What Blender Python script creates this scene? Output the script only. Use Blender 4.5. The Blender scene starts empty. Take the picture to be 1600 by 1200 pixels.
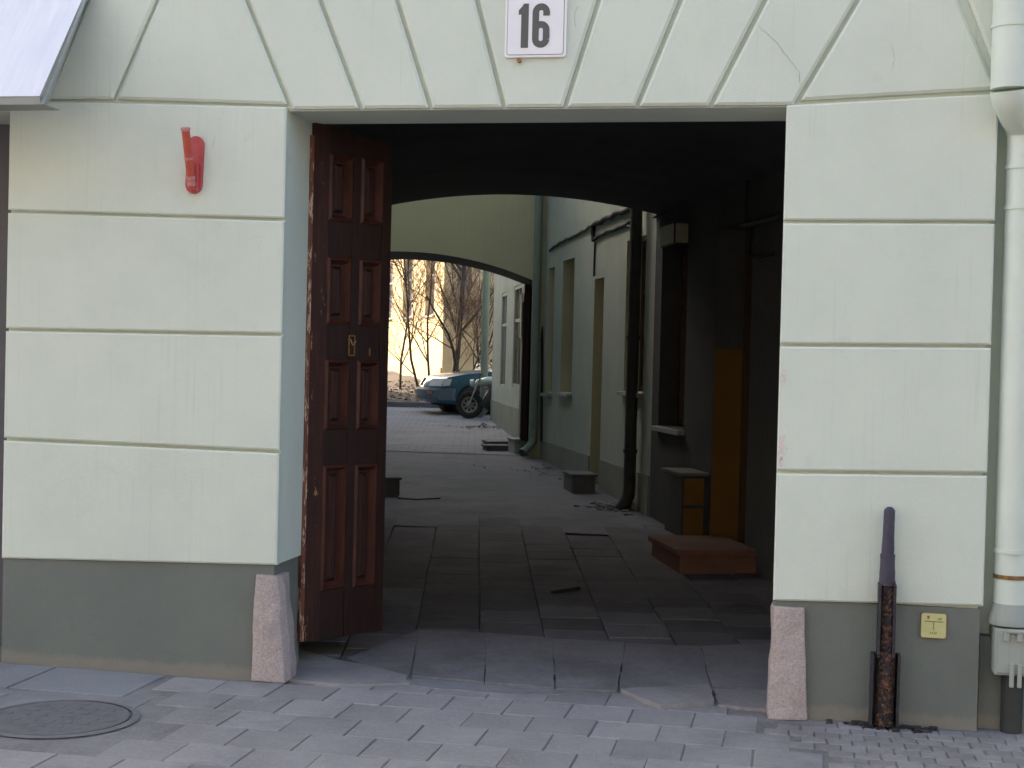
import bpy, bmesh, math, random
from mathutils import Vector, Matrix, noise as mnoise
R = math.radians
random.seed(7)
scene = bpy.context.scene
COL = scene.collection

# ------------------------------------------------------------------ camera
F_PX, EYE, DIST = 2300.0, 1.70, 7.2
YAW, PITCH, ROLL = R(11.0), R(-1.0), R(1.4)
CAM = Vector((0.0, -DIST, EYE))
FW = Vector((-math.sin(YAW)*math.cos(PITCH), math.cos(YAW)*math.cos(PITCH), math.sin(PITCH)))
R0 = Vector((math.cos(YAW), math.sin(YAW), 0.0)); U0 = R0.cross(FW)
RT = math.cos(ROLL)*R0 + math.sin(ROLL)*U0
UP = -math.sin(ROLL)*R0 + math.cos(ROLL)*U0
cd = bpy.data.cameras.new('camera'); cam = bpy.data.objects.new('camera', cd); COL.objects.link(cam)
cd.sensor_width = 36.0; cd.lens = F_PX/1600.0*36.0; cd.clip_start = 0.05; cd.clip_end = 2000.0
m = Matrix((RT, UP, -FW)).transposed().to_4x4(); m.translation = CAM
cam.matrix_world = m
scene.camera = cam

# ------------------------------------------------------------------ sky, sun, exposure
SUN_DIR = Vector((-0.86, 0.50, 0.0)).normalized()          # horizontal direction towards the sun
SUN_EL = R(28.0)
world = bpy.data.worlds.new('World'); scene.world = world; world.use_nodes = True
wn = world.node_tree.nodes; wl = world.node_tree.links; wn.clear()
sky = wn.new('ShaderNodeTexSky'); sky.sky_type = 'NISHITA'; sky.sun_disc = False
sky.sun_elevation = SUN_EL; sky.sun_rotation = math.atan2(SUN_DIR.x, SUN_DIR.y)
sky.air_density = 1.0; sky.dust_density = 4.0; sky.ozone_density = 0.4
bg = wn.new('ShaderNodeBackground'); bg.inputs['Strength'].default_value = 0.12
wo = wn.new('ShaderNodeOutputWorld')
wl.new(sky.outputs['Color'], bg.inputs['Color']); wl.new(bg.outputs['Background'], wo.inputs['Surface'])
sd = bpy.data.lights.new('sun', 'SUN'); sd.energy = 2.2; sd.angle = R(0.5); sd.color = (1.0, 0.88, 0.70)
sun = bpy.data.objects.new('sun', sd); COL.objects.link(sun)
to_sun = Vector((SUN_DIR.x*math.cos(SUN_EL), SUN_DIR.y*math.cos(SUN_EL), math.sin(SUN_EL)))
sun.rotation_euler = to_sun.to_track_quat('Z', 'Y').to_euler(); sun.location = (-30, 10, 40)
vs = scene.view_settings
vs.view_transform = 'Standard'; vs.look = 'None'; vs.gamma = 1.0; vs.use_curve_mapping = False
vs.exposure = 2.28
scene.render.engine = 'CYCLES'
scene.cycles.use_denoising = True
scene.cycles.max_bounces = 10; scene.cycles.diffuse_bounces = 6
scene.cycles.sample_clamp_indirect = 6.0

# ------------------------------------------------------------------ pixel -> place helpers
def ray(px, py):
    return (FW + (px-800.0)/F_PX*RT + (600.0-py)/F_PX*UP).normalized()
def ground_z(x, y):
    if y <= 0.2: return 0.0
    if y < 1.0: return 0.024*(y-0.2)**2/1.6
    return 0.024*(y-0.6)
def FP(px, py, y0=0.0):                       # on a plane parallel to the street front
    d = ray(px, py); t = (y0-CAM.y)/d.y; return CAM + d*t
def GP(px, py, dz=0.0):                       # on the ground
    d = ray(px, py); z = 0.0
    for _ in range(30):
        t = (z-CAM.z)/d.z; p = CAM + d*t; z = ground_z(p.x, p.y)+dz
    return p
def HP(px, py, z):                            # on a level plane
    d = ray(px, py); return CAM + d*((z-CAM.z)/d.z)
def WP(px, py, A, B):                         # on the upright plane through A and B -> (s along A->B, z)
    d = ray(px, py); u = Vector((B.x-A.x, B.y-A.y)); L = u.length; u /= L
    nx, ny = -u.y, u.x
    t = ((A.x-CAM.x)*nx + (A.y-CAM.y)*ny)/(d.x*nx + d.y*ny)
    p = CAM + d*t
    return ((p.x-A.x)*u.x + (p.y-A.y)*u.y, p.z, p)
def CW(xc, zc, z=0.0):                        # camera-ground frame (right, forward) -> world
    return Vector((math.cos(YAW)*xc - math.sin(YAW)*zc, math.sin(YAW)*xc + math.cos(YAW)*zc - DIST, z))
def DP(px, py, zc):                           # at a given forward distance
    d = ray(px, py); k = d.x*(-math.sin(YAW)) + d.y*math.cos(YAW); return CAM + d*(zc/k)

# ------------------------------------------------------------------ materials
def new_mat(name):
    mt = bpy.data.materials.new(name); mt.use_nodes = True
    nt = mt.node_tree; b = nt.nodes['Principled BSDF']
    return mt, nt, b
def nd(nt, kind, **kw):
    n = nt.nodes.new(kind)
    for k, v in kw.items(): setattr(n, k, v)
    return n
def pos(nt, scale=(1, 1, 1), obj=False):
    if obj: s = nd(nt, 'ShaderNodeTexCoord').outputs['Object']
    else: s = nd(nt, 'ShaderNodeNewGeometry').outputs['Position']
    mp = nd(nt, 'ShaderNodeMapping'); mp.inputs['Scale'].default_value = scale
    nt.links.new(s, mp.inputs['Vector']); return mp.outputs['Vector']
def noise(nt, vec, scale, detail=4, rough=0.55):
    n = nd(nt, 'ShaderNodeTexNoise'); n.inputs['Scale'].default_value = scale
    n.inputs['Detail'].default_value = detail; n.inputs['Roughness'].default_value = rough
    nt.links.new(vec, n.inputs['Vector']); return n.outputs['Fac']
def ramp(nt, fac, a, b, ca=(0, 0, 0, 1), cb=(1, 1, 1, 1)):
    r = nd(nt, 'ShaderNodeValToRGB'); e = r.color_ramp.elements
    e[0].position = a; e[1].position = b; e[0].color = ca; e[1].color = cb
    nt.links.new(fac, r.inputs['Fac']); return r.outputs['Color']
def mix(nt, fac, a, b, mode='MIX'):
    x = nd(nt, 'ShaderNodeMix', data_type='RGBA', blend_type=mode)
    if isinstance(fac, (int, float)): x.inputs[0].default_value = fac
    else: nt.links.new(fac, x.inputs[0])
    for i, c in ((6, a), (7, b)):
        if isinstance(c, tuple): x.inputs[i].default_value = (c[0], c[1], c[2], 1)
        else: nt.links.new(c, x.inputs[i])
    return x.outputs[2]
def bump(nt, b, h, strength, dist):
    n = nd(nt, 'ShaderNodeBump'); n.inputs['Strength'].default_value = strength; n.inputs['Distance'].default_value = dist
    nt.links.new(h, n.inputs['Height']); nt.links.new(n.outputs['Normal'], b.inputs['Normal'])
def simple(name, c1, c2=None, scale=6.0, rough=0.8, bmp=0.0, bscale=60.0, metal=0.0, lo=0.35, hi=0.65, vary=0.0, stretch=(1, 1, 1), spec=0.5):
    mt, nt, b = new_mat(name)
    b.inputs['Roughness'].default_value = rough; b.inputs['Metallic'].default_value = metal
    b.inputs['Specular IOR Level'].default_value = spec
    v = pos(nt, stretch)
    c = mix(nt, ramp(nt, noise(nt, v, scale), lo, hi), c1, c2 or c1)
    if vary:
        oi = nd(nt, 'ShaderNodeObjectInfo')
        k = ramp(nt, oi.outputs['Random'], 0, 1, (1-vary,)*3+(1,), (1+vary,)*3+(1,))
        c = mix(nt, 1.0, c, k, 'MULTIPLY')
    nt.links.new(c, b.inputs['Base Color'])
    if bmp: bump(nt, b, noise(nt, v, bscale, 5), bmp, 0.01)
    return mt
M = {}
def plaster(name, base, dirt, stain, streak=0.4, grain=0.25, blot=0.5):
    mt, nt, b = new_mat(name); b.inputs['Roughness'].default_value = 0.88; b.inputs['Specular IOR Level'].default_value = 0.25
    v = pos(nt)
    c = mix(nt, ramp(nt, noise(nt, v, 1.1, 6, 0.65), 0.38, 0.68), base, stain)
    f = ramp(nt, noise(nt, pos(nt, (20, 20, 0.35)), 2.6, 3), 0.56, 0.74)
    f2 = ramp(nt, noise(nt, v, 1.7, 2), 0.42, 0.62)
    mm = mix(nt, 1.0, f, f2, 'MULTIPLY')
    mm = mix(nt, 1.0, mm, (streak,)*3, 'MULTIPLY')
    c = mix(nt, mm, c, dirt)
    g = ramp(nt, noise(nt, v, 7.0, 6, 0.7), 0.60, 0.80)
    g = mix(nt, 1.0, g, (blot,)*3, 'MULTIPLY')
    c = mix(nt, g, c, dirt)
    sp = ramp(nt, noise(nt, v, 38.0, 3, 0.7), 0.73, 0.78)
    c = mix(nt, mix(nt, 1.0, sp, (0.35,)*3, 'MULTIPLY'), c, dirt)
    nt.links.new(c, b.inputs['Base Color'])
    h = mix(nt, 0.35, noise(nt, v, 160, 4), noise(nt, v, 14, 4))
    bump(nt, b, h, grain, 0.008)
    return mt
M['facade'] = plaster('facade_plaster', (0.66, 0.70, 0.605), (0.47, 0.485, 0.425), (0.60, 0.64, 0.555), 0.35, 0.4, 0.35)
M['plinth'] = plaster('grey_plinth_paint', (0.175, 0.19, 0.165), (0.12, 0.125, 0.11), (0.155, 0.168, 0.148), 0.3, 0.4, 0.5)
def splash(mt):
    nt = mt.node_tree; b = nt.nodes['Principled BSDF']; src = b.inputs['Base Color'].links[0].from_socket
    g = nd(nt, 'ShaderNodeNewGeometry'); sx = nd(nt, 'ShaderNodeSeparateXYZ'); nt.links.new(g.outputs['Position'], sx.inputs[0])
    nz = nd(nt, 'ShaderNodeMath', operation='MULTIPLY_ADD'); nt.links.new(noise(nt, pos(nt), 9, 5, 0.7), nz.inputs[0]); nz.inputs[1].default_value = -0.09; nt.links.new(sx.outputs['Z'], nz.inputs[2])
    f = ramp(nt, nz.outputs[0], 0.0, 0.03, (0.5,)*3+(1,), (0, 0, 0, 1))
    nt.links.new(mix(nt, f, src, (0.30, 0.255, 0.205)), b.inputs['Base Color'])
splash(M['plinth'])
M['tunnel'] = plaster('darkened_plaster', (0.10, 0.10, 0.10), (0.04, 0.04, 0.04), (0.07, 0.07, 0.07), 0.8, 0.6, 0.8)  # plaster darkened: the shade of the passage is put into the colour
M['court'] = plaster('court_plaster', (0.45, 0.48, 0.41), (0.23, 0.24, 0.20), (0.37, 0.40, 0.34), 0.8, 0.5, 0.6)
M['skirt'] = plaster('stained_skirting', (0.29, 0.30, 0.25), (0.13, 0.13, 0.11), (0.22, 0.23, 0.19), 0.9, 0.5, 0.8)
M['archwall'] = plaster('arch_plaster', (0.58, 0.56, 0.37), (0.38, 0.36, 0.25), (0.53, 0.51, 0.34), 0.4, 0.4, 0.4)
M['yellow'] = plaster('yellow_plaster', (0.60, 0.45, 0.25), (0.36, 0.26, 0.14), (0.50, 0.37, 0.20), 0.6, 0.5, 0.6)
M['opposite'] = plaster('cream_street_plaster', (0.42, 0.40, 0.37), (0.28, 0.26, 0.24), (0.38, 0.36, 0.33), 0.5, 0.3, 0.4)
M['ochre'] = plaster('ochre_paint', (0.21, 0.115, 0.028), (0.09, 0.05, 0.018), (0.15, 0.08, 0.022), 0.5, 0.3, 0.5)
M['granite'] = None
def granite():
    mt, nt, b = new_mat('pink_granite'); b.inputs['Roughness'].default_value = 0.75
    v = pos(nt)
    c = mix(nt, ramp(nt, noise(nt, v, 90, 3), 0.35, 0.65), (0.50, 0.40, 0.37), (0.36, 0.31, 0.30))
    c = mix(nt, ramp(nt, noise(nt, v, 210, 2), 0.62, 0.70), c, (0.16, 0.14, 0.14))
    c = mix(nt, ramp(nt, noise(nt, v, 6, 3), 0.55, 0.8), c, (0.30, 0.26, 0.25))
    nt.links.new(c, b.inputs['Base Color'])
    bump(nt, b, mix(nt, 0.5, noise(nt, v, 110, 4), noise(nt, v, 30, 5)), 0.9, 0.012)
    return mt
M['granite'] = granite()
def wood(name='dark_red_wood', k=1.0, chip=0.735):
    mt, nt, b = new_mat(name); b.inputs['Roughness'].default_value = 0.5; b.inputs['Specular IOR Level'].default_value = 0.3
    v = pos(nt, (14, 14, 1.2))
    c = mix(nt, ramp(nt, noise(nt, v, 3.0, 6, 0.65), 0.3, 0.7), (0.028*k, 0.0088*k, 0.0062*k), (0.055*k, 0.018*k, 0.011*k))
    c = mix(nt, ramp(nt, noise(nt, pos(nt), 5, 4), 0.5, 0.8), c, (0.022, 0.008, 0.007))
    chips = ramp(nt, noise(nt, pos(nt, (10, 10, 2.2)), 3.5, 6, 0.75), chip, chip+0.02)
    c = mix(nt, chips, c, (0.40, 0.20, 0.10))
    nt.links.new(c, b.inputs['Base Color'])
    bump(nt, b, noise(nt, v, 6, 6, 0.7), 0.35, 0.006)
    return mt
M['wood'] = wood('dark_red_wood', 0.5, 0.72); M['woodpanel'] = wood('red_panel_wood', 0.85, 0.70); M['woodtrim'] = wood('moulding_wood', 1.6, 0.68); M['wornstile'] = wood('worn_stile_wood', 1.0, 0.64)  # moulding wood is lightened, painting in its edge highlights
def worn_wood():
    mt, nt, b = new_mat('worn_gate_edge'); b.inputs['Roughness'].default_value = 0.55
    v = pos(nt, (16, 16, 1.6))
    c = mix(nt, ramp(nt, noise(nt, v, 3.0, 6, 0.65), 0.3, 0.7), (0.11, 0.034, 0.02), (0.19, 0.06, 0.03))
    chips = ramp(nt, noise(nt, pos(nt, (12, 12, 2.4)), 2.6, 6, 0.8), 0.53, 0.56)
    c = mix(nt, chips, c, (0.58, 0.40, 0.27))
    nt.links.new(c, b.inputs['Base Color'])
    bump(nt, b, chips, 0.6, 0.004)
    return mt
M['worn'] = worn_wood()
def paving(name, c1, c2, c3, vary=0.12, bscale=55):
    mt, nt, b = new_mat(name); b.inputs['Roughness'].default_value = 0.82
    v = pos(nt)
    c = mix(nt, ramp(nt, noise(nt, v, 2.3, 6, 0.65), 0.35, 0.68), c1, c2)
    c = mix(nt, ramp(nt, noise(nt, v, 34, 4, 0.7), 0.52, 0.8), c, c3)
    c = mix(nt, ramp(nt, noise(nt, v, 0.9, 6, 0.7), 0.52, 0.74), c, tuple(k*0.62 for k in c2))
    oi = nd(nt, 'ShaderNodeObjectInfo')
    k = ramp(nt, oi.outputs['Random'], 0, 1, (1-vary,)*3+(1,), (1+vary,)*3+(1,))
    c = mix(nt, 1.0, c, k, 'MULTIPLY')
    nt.links.new(c, b.inputs['Base Color'])
    bump(nt, b, mix(nt, 0.5, noise(nt, v, bscale, 5, 0.7), noise(nt, v, 9, 5)), 0.7, 0.012)
    return mt
M['slab'] = paving('concrete_paver', (0.32, 0.295, 0.285), (0.25, 0.23, 0.225), (0.37, 0.34, 0.32), 0.12)
M['bluepave'] = paving('blue_grey_concrete', (0.25, 0.25, 0.26), (0.22, 0.22, 0.23), (0.28, 0.275, 0.28), 0.04)
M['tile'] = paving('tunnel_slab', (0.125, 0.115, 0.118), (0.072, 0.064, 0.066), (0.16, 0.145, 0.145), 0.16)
M['sett'] = paving('small_sett', (0.29, 0.265, 0.255), (0.235, 0.215, 0.21), (0.33, 0.30, 0.285), 0.12)
M['dirt'] = paving('joint_dirt', (0.075, 0.066, 0.06), (0.05, 0.045, 0.042), (0.11, 0.095, 0.085), 0)
M['jointsand'] = paving('joint_sand', (0.27, 0.25, 0.24), (0.15, 0.138, 0.134), (0.31, 0.285, 0.27), 0)
M['asphalt'] = paving('old_asphalt', (0.17, 0.165, 0.165), (0.12, 0.115, 0.115), (0.21, 0.20, 0.195), 0)
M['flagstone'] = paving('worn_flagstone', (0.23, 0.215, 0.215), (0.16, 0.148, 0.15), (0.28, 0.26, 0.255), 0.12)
M['midtile'] = paving('mid_grey_slab', (0.175, 0.162, 0.165), (0.11, 0.10, 0.102), (0.21, 0.195, 0.195), 0.14)
M['patch'] = paving('pale_cement', (0.26, 0.25, 0.255), (0.20, 0.19, 0.195), (0.31, 0.29, 0.28), 0.06)
M['stone'] = paving('grey_step_stone', (0.17, 0.165, 0.16), (0.12, 0.115, 0.11), (0.22, 0.21, 0.20), 0.05)
M['brickred'] = paving('red_step_cement', (0.19, 0.085, 0.052), (0.13, 0.06, 0.04), (0.22, 0.11, 0.065), 0.05)
M['crack'] = simple('crack_line', (0.36, 0.36, 0.33), None, 5, 0.9)
M['chip'] = simple('bare_plaster', (0.62, 0.52, 0.47), (0.70, 0.66, 0.60), 60, 0.9)
M['iron'] = simple('cast_iron', (0.165, 0.155, 0.16), (0.13, 0.122, 0.128), 20, 0.75, 0.5, 120)
M['tar'] = simple('tar_black', (0.016, 0.015, 0.02), (0.028, 0.025, 0.032), 25, 0.42, 0.5, 60)
def rusty():
    mt, nt, b = new_mat('tarred_rusty_cable'); b.inputs['Roughness'].default_value = 0.3
    v = pos(nt)
    vo = pos(nt, (130, 130, 80))
    c = mix(nt, ramp(nt, noise(nt, v, 45, 4, 0.7), 0.49, 0.64), (0.014, 0.011, 0.014), (0.26, 0.095, 0.02))  # orange spots: rust, with the golden glints of the tar painted in
    nt.links.new(c, b.inputs['Base Color'])
    bump(nt, b, noise(nt, vo, 1.0, 3), 1.0, 0.03)
    return mt
M['rusty'] = rusty()
M['rubber'] = simple('purple_black_rubber', (0.042, 0.036, 0.058), (0.055, 0.048, 0.072), 14, 0.6, 0.3, 50)
M['red'] = simple('red_paint', (0.50, 0.075, 0.075), (0.42, 0.055, 0.06), 30, 0.45, 0.15, 80)
M['redtube'] = simple('red_tube_paint', (0.52, 0.085, 0.045), (0.44, 0.07, 0.05), 30, 0.45, 0.15, 80)
M['redband'] = simple('worn_red_band', (0.55, 0.26, 0.24), (0.48, 0.16, 0.15), 60, 0.5)
M['pipe'] = simple('pale_pipe_paint', (0.64, 0.70, 0.61), (0.60, 0.655, 0.575), 4, 0.55, 0.1, 40)
M['greenpipe'] = plaster('green_pipe_paint', (0.27, 0.32, 0.26), (0.14, 0.16, 0.13), (0.24, 0.28, 0.23), 0.6, 0.1, 0.4)
M['darkpipe'] = simple('dark_pipe_paint', (0.040, 0.042, 0.038), (0.03, 0.03, 0.028), 10, 0.6)
M['boxgreen'] = plaster('grey_green_box_paint', (0.36, 0.38, 0.34), (0.22, 0.22, 0.19), (0.33, 0.35, 0.31), 0.5, 0.1, 0.5)
M['enamel'] = simple('white_enamel', (0.80, 0.79, 0.82), (0.78, 0.77, 0.80), 5, 0.25)
M['digit'] = simple('grey_digit_enamel', (0.075, 0.085, 0.085), (0.07, 0.078, 0.08), 5, 0.3)
M['signrim'] = simple('sign_rim', (0.72, 0.71, 0.66), (0.66, 0.65, 0.6), 12, 0.4)
M['gasyellow'] = simple('pale_yellow_enamel', (0.60, 0.57, 0.26), (0.56, 0.53, 0.24), 20, 0.4)
M['gasmark'] = simple('olive_print', (0.20, 0.17, 0.06), (0.22, 0.18, 0.07), 20, 0.5)
M['gasred'] = simple('red_print', (0.34, 0.12, 0.05), None, 20, 0.5)
M['gasrim'] = simple('brown_rim', (0.22, 0.14, 0.09), (0.28, 0.2, 0.12), 30, 0.6)
def cloth():
    mt, nt, b = new_mat('awning_sheet'); b.inputs['Roughness'].default_value = 0.6
    v = pos(nt, (1, 0.2, 0.15))
    c = mix(nt, ramp(nt, noise(nt, v, 9, 3), 0.35, 0.65), (0.80, 0.79, 0.82), (0.74, 0.73, 0.80))
    nt.links.new(c, b.inputs['Base Color']); bump(nt, b, noise(nt, v, 9, 2), 0.5, 0.03)
    return mt
M['cloth'] = cloth()
M['greymetal'] = simple('grey_metal', (0.30, 0.31, 0.29), (0.26, 0.27, 0.25), 12, 0.5)
M['dark'] = simple('dark_interior', (0.02, 0.02, 0.02), None, 5, 0.9)
M['shopdark'] = simple('dark_shop_door', (0.10, 0.09, 0.11), (0.08, 0.075, 0.09), 5, 0.5)
M['cable'] = simple('black_cable', (0.02, 0.02, 0.02), None, 5, 0.7)
M['brass'] = simple('worn_brass', (0.34, 0.20, 0.08), (0.20, 0.11, 0.05), 60, 0.4, 0, 60, 0.6)
M['lightbox'] = simple('cream_lightbox', (0.46, 0.43, 0.32), (0.36, 0.34, 0.26), 12, 0.5)
M['winframe'] = simple('brown_window_frame', (0.10, 0.065, 0.04), (0.14, 0.09, 0.055), 10, 0.6)
M['whiteframe'] = simple('pale_window_frame', (0.36, 0.36, 0.34), (0.30, 0.30, 0.28), 10, 0.6)
def glass(name, c=(0.02, 0.025, 0.03), rough=0.06):
    mt, nt, b = new_mat(name); b.inputs['Base Color'].default_value = c+(1,); b.inputs['Roughness'].default_value = rough
    b.inputs['Specular IOR Level'].default_value = 0.8; return mt
M['glass'] = glass('dark_glass'); M['carglass'] = glass('car_glass', (0.05, 0.06, 0.06), 0.03)
M['paleglass'] = glass('grey_curtained_glass', (0.22, 0.21, 0.24), 0.2)
def carpaint(name, c):
    mt, nt, b = new_mat(name); b.inputs['Base Color'].default_value = c+(1,); b.inputs['Roughness'].default_value = 0.35
    b.inputs['Coat Weight'].default_value = 0.8; b.inputs['Coat Roughness'].default_value = 0.06; b.inputs['Metallic'].default_value = 0.25
    return mt
M['bluecar'] = carpaint('blue_car_paint', (0.022, 0.095, 0.155))
M['greencar'] = carpaint('pale_green_paint', (0.42, 0.48, 0.40))
M['bumper'] = simple('grey_blue_bumper', (0.10, 0.13, 0.17), (0.08, 0.11, 0.15), 10, 0.5)
M['tyre'] = simple('tyre_rubber', (0.018, 0.018, 0.02), (0.03, 0.028, 0.028), 30, 0.8)
M['rim'] = simple('grey_wheel_rim', (0.30, 0.29, 0.28), (0.22, 0.21, 0.20), 20, 0.4, 0, 60, 0.4)
M['lamp'] = glass('headlamp_lens', (0.55, 0.56, 0.55), 0.1)
M['amber'] = simple('amber_lens', (0.55, 0.14, 0.04), None, 5, 0.3)
M['chrome'] = simple('dull_chrome', (0.5, 0.5, 0.5), None, 5, 0.25, 0, 60, 0.9)
M['bark'] = simple('grey_brown_bark', (0.075, 0.055, 0.04), (0.045, 0.034, 0.026), 22, 0.9, 0.8, 60)
M['twig'] = simple('brown_twig', (0.19, 0.115, 0.065), (0.13, 0.078, 0.046), 22, 0.9)
M['leaf'] = simple('dry_leaf', (0.15, 0.088, 0.042), (0.09, 0.054, 0.028), 40, 0.9, 0, 60, 0, 0.35, 0.65, 0.3)
M['litter'] = paving('leaf_litter_soil', (0.060, 0.036, 0.019), (0.036, 0.023, 0.014), (0.085, 0.054, 0.03), 0, 80)
M['rubble'] = simple('grey_rubble', (0.28, 0.26, 0.25), (0.20, 0.19, 0.18), 30, 0.9, 0.6, 60)
M['roof'] = simple('roof_tin', (0.16, 0.15, 0.15), (0.12, 0.11, 0.11), 3, 0.6)
def yardpavers():
    mt, nt, b = new_mat('yard_pavers'); b.inputs['Roughness'].default_value = 0.85
    mp = nd(nt, 'ShaderNodeMapping'); g = nd(nt, 'ShaderNodeNewGeometry')
    mp.inputs['Rotation'].default_value = (0, 0, R(-12.4)); nt.links.new(g.outputs['Position'], mp.inputs['Vector'])
    br = nd(nt, 'ShaderNodeTexBrick'); br.inputs['Scale'].default_value = 1.0
    br.inputs['Brick Width'].default_value = 0.22; br.inputs['Row Height'].default_value = 0.16; br.inputs['Mortar Size'].default_value = 0.012
    br.inputs['Color1'].default_value = (0.20, 0.19, 0.195, 1); br.inputs['Color2'].default_value = (0.255, 0.24, 0.245, 1); br.inputs['Mortar'].default_value = (0.13, 0.12, 0.115, 1)
    nt.links.new(mp.outputs['Vector'], br.inputs['Vector'])
    c = mix(nt, ramp(nt, noise(nt, g.outputs['Position'], 1.4, 5), 0.4, 0.7), br.outputs['Color'], (0.27, 0.25, 0.24))
    nt.links.new(c, b.inputs['Base Color']); bump(nt, b, br.outputs['Fac'], -0.5, 0.01)
    return mt
M['yard'] = yardpavers()

# ------------------------------------------------------------------ object helpers
WLOC = {}
def tag(o, label=None, cat=None, group=None, kind=None):
    if label: o['label'] = label
    if cat: o['category'] = cat
    if group: o['group'] = group
    if kind: o['kind'] = kind
    return o
def empty(name, loc, label=None, cat=None, group=None):
    o = bpy.data.objects.new(name, None); COL.objects.link(o); o.location = loc; o.empty_display_size = 0.2
    WLOC[o.name] = Vector(loc); return tag(o, label, cat, group)
def link(name, me, origin, parent=None):
    o = bpy.data.objects.new(name, me); COL.objects.link(o)
    WLOC[o.name] = Vector(origin)
    o.location = Vector(origin) - (WLOC[parent.name] if parent else Vector((0, 0, 0)))
    if parent: o.parent = parent
    return o
class MB:
    def __init__(self): self.v = []; self.f = []; self.sm = []
    def add(self, vs, fs, smooth=False):
        k = len(self.v); self.v += [Vector(p) for p in vs]
        self.f += [tuple(i+k for i in f) for f in fs]; self.sm += [smooth]*len(fs); return self
    def hexa(self, p):      # 8 corners: bottom 4 ccw, top 4
        return self.add(p, [(3, 2, 1, 0), (4, 5, 6, 7), (0, 1, 5, 4), (1, 2, 6, 5), (2, 3, 7, 6), (3, 0, 4, 7)])
    def box(self, x0, y0, z0, x1, y1, z1):
        return self.hexa([(x0, y0, z0), (x1, y0, z0), (x1, y1, z0), (x0, y1, z0), (x0, y0, z1), (x1, y0, z1), (x1, y1, z1), (x0, y1, z1)])
    def obox(self, o, u, n, s0, s1, d0, d1, z0, z1):  # along u (2d), depth along n
        def P(s, d, z): return (o[0]+u[0]*s+n[0]*d, o[1]+u[1]*s+n[1]*d, z)
        return self.hexa([P(s0, d0, z0), P(s1, d0, z0), P(s1, d1, z0), P(s0, d1, z0), P(s0, d0, z1), P(s1, d0, z1), P(s1, d1, z1), P(s0, d1, z1)])
    def prism(self, poly, z0, z1):
        n = len(poly); vs = [(p[0], p[1], z0) for p in poly]+[(p[0], p[1], z1) for p in poly]
        fs = [tuple(range(n-1, -1, -1)), tuple(range(n, 2*n))]+[(i, (i+1) % n, n+(i+1) % n, n+i) for i in range(n)]
        return self.add(vs, fs)
    def tube(self, pts, rad, seg=10, cap=True, smooth=True):
        pts = [Vector(p) for p in pts]; n = len(pts)
        rr = rad if isinstance(rad, (list, tuple)) else [rad]*n
        t = (pts[1]-pts[0]).normalized(); a = Vector((0, 0, 1)) if abs(t.z) < 0.9 else Vector((1, 0, 0))
        x = t.cross(a).normalized(); vs = []; fs = []
        for i, p in enumerate(pts):
            t = (pts[min(i+1, n-1)]-pts[max(i-1, 0)]).normalized()
            x = (x - t*x.dot(t)).normalized(); y = t.cross(x)
            for k in range(seg):
                an = 2*math.pi*k/seg; vs.append(p + (x*math.cos(an)+y*math.sin(an))*rr[i])
        for i in range(n-1):
            for k in range(seg):
                a0 = i*seg+k; a1 = i*seg+(k+1) % seg; fs.append((a0, a1, a1+seg, a0+seg))
        self.add(vs, fs, smooth)
        if cap:
            self.add(vs[:seg], [tuple(range(seg-1, -1, -1))]); self.add(vs[-seg:], [tuple(range(seg))])
        return self
    def build(self, name, mat, parent=None, bevel=0.0, seg=2, recalc=True, origin=None):
        xs = [p.x for p in self.v]; ys = [p.y for p in self.v]; zs = [p.z for p in self.v]
        o = Vector(origin) if origin is not None else Vector(((min(xs)+max(xs))/2, (min(ys)+max(ys))/2, min(zs)))
        me = bpy.data.meshes.new(name); me.from_pydata([p-o for p in self.v], [], self.f)
        me.polygons.foreach_set('use_smooth', self.sm)
        if recalc:
            bm = bmesh.new(); bm.from_mesh(me); bmesh.ops.recalc_face_normals(bm, faces=bm.faces)
            if bevel: bmesh.ops.bevel(bm, geom=[e for e in bm.edges if len(e.link_faces) == 2 and e.calc_face_angle(0) > 0.5], offset=bevel, segments=seg, affect='EDGES', profile=0.6, clamp_overlap=True)
            bm.to_mesh(me); bm.free()
        me.materials.append(M[mat] if isinstance(mat, str) else mat); me.update()
        return link(name, me, o, parent)
def inset(poly, d):          # convex polygon (2d), inward offset
    n = len(poly); ar = sum(poly[i][0]*poly[(i+1) % n][1]-poly[(i+1) % n][0]*poly[i][1] for i in range(n))
    s = 1 if ar > 0 else -1; L = []
    for i in range(n):
        a, b = poly[i], poly[(i+1) % n]; dx, dy = b[0]-a[0], b[1]-a[1]; l = math.hypot(dx, dy)
        nx, ny = -dy/l*s, dx/l*s; L.append((a[0]+nx*d, a[1]+ny*d, dx, dy))
    out = []
    for i in range(n):
        x1, y1, dx1, dy1 = L[i-1]; x2, y2, dx2, dy2 = L[i]; det = dx1*dy2-dy1*dx2
        t = ((x2-x1)*dy2-(y2-y1)*dx2)/det; out.append((x1+dx1*t, y1+dy1*t))
    return out
def facade_panel(name, poly, y_front, depth, bev, mat, parent):
    # plaster block standing proud of the wall: bevelled edge, open back
    n = len(poly); a = inset(poly, bev*1.4); m = MB()
    vs = [(p[0], y_front+depth, p[1]) for p in poly]+[(p[0], y_front+bev, p[1]) for p in poly]+[(p[0], y_front, p[1]) for p in a]
    fs = [tuple(range(2*n, 3*n))]
    for k in (0, 1): fs += [(k*n+i, k*n+(i+1) % n, (k+1)*n+(i+1) % n, (k+1)*n+i) for i in range(n)]
    m.add(vs, fs); return m.build(name, mat, parent)
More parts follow.
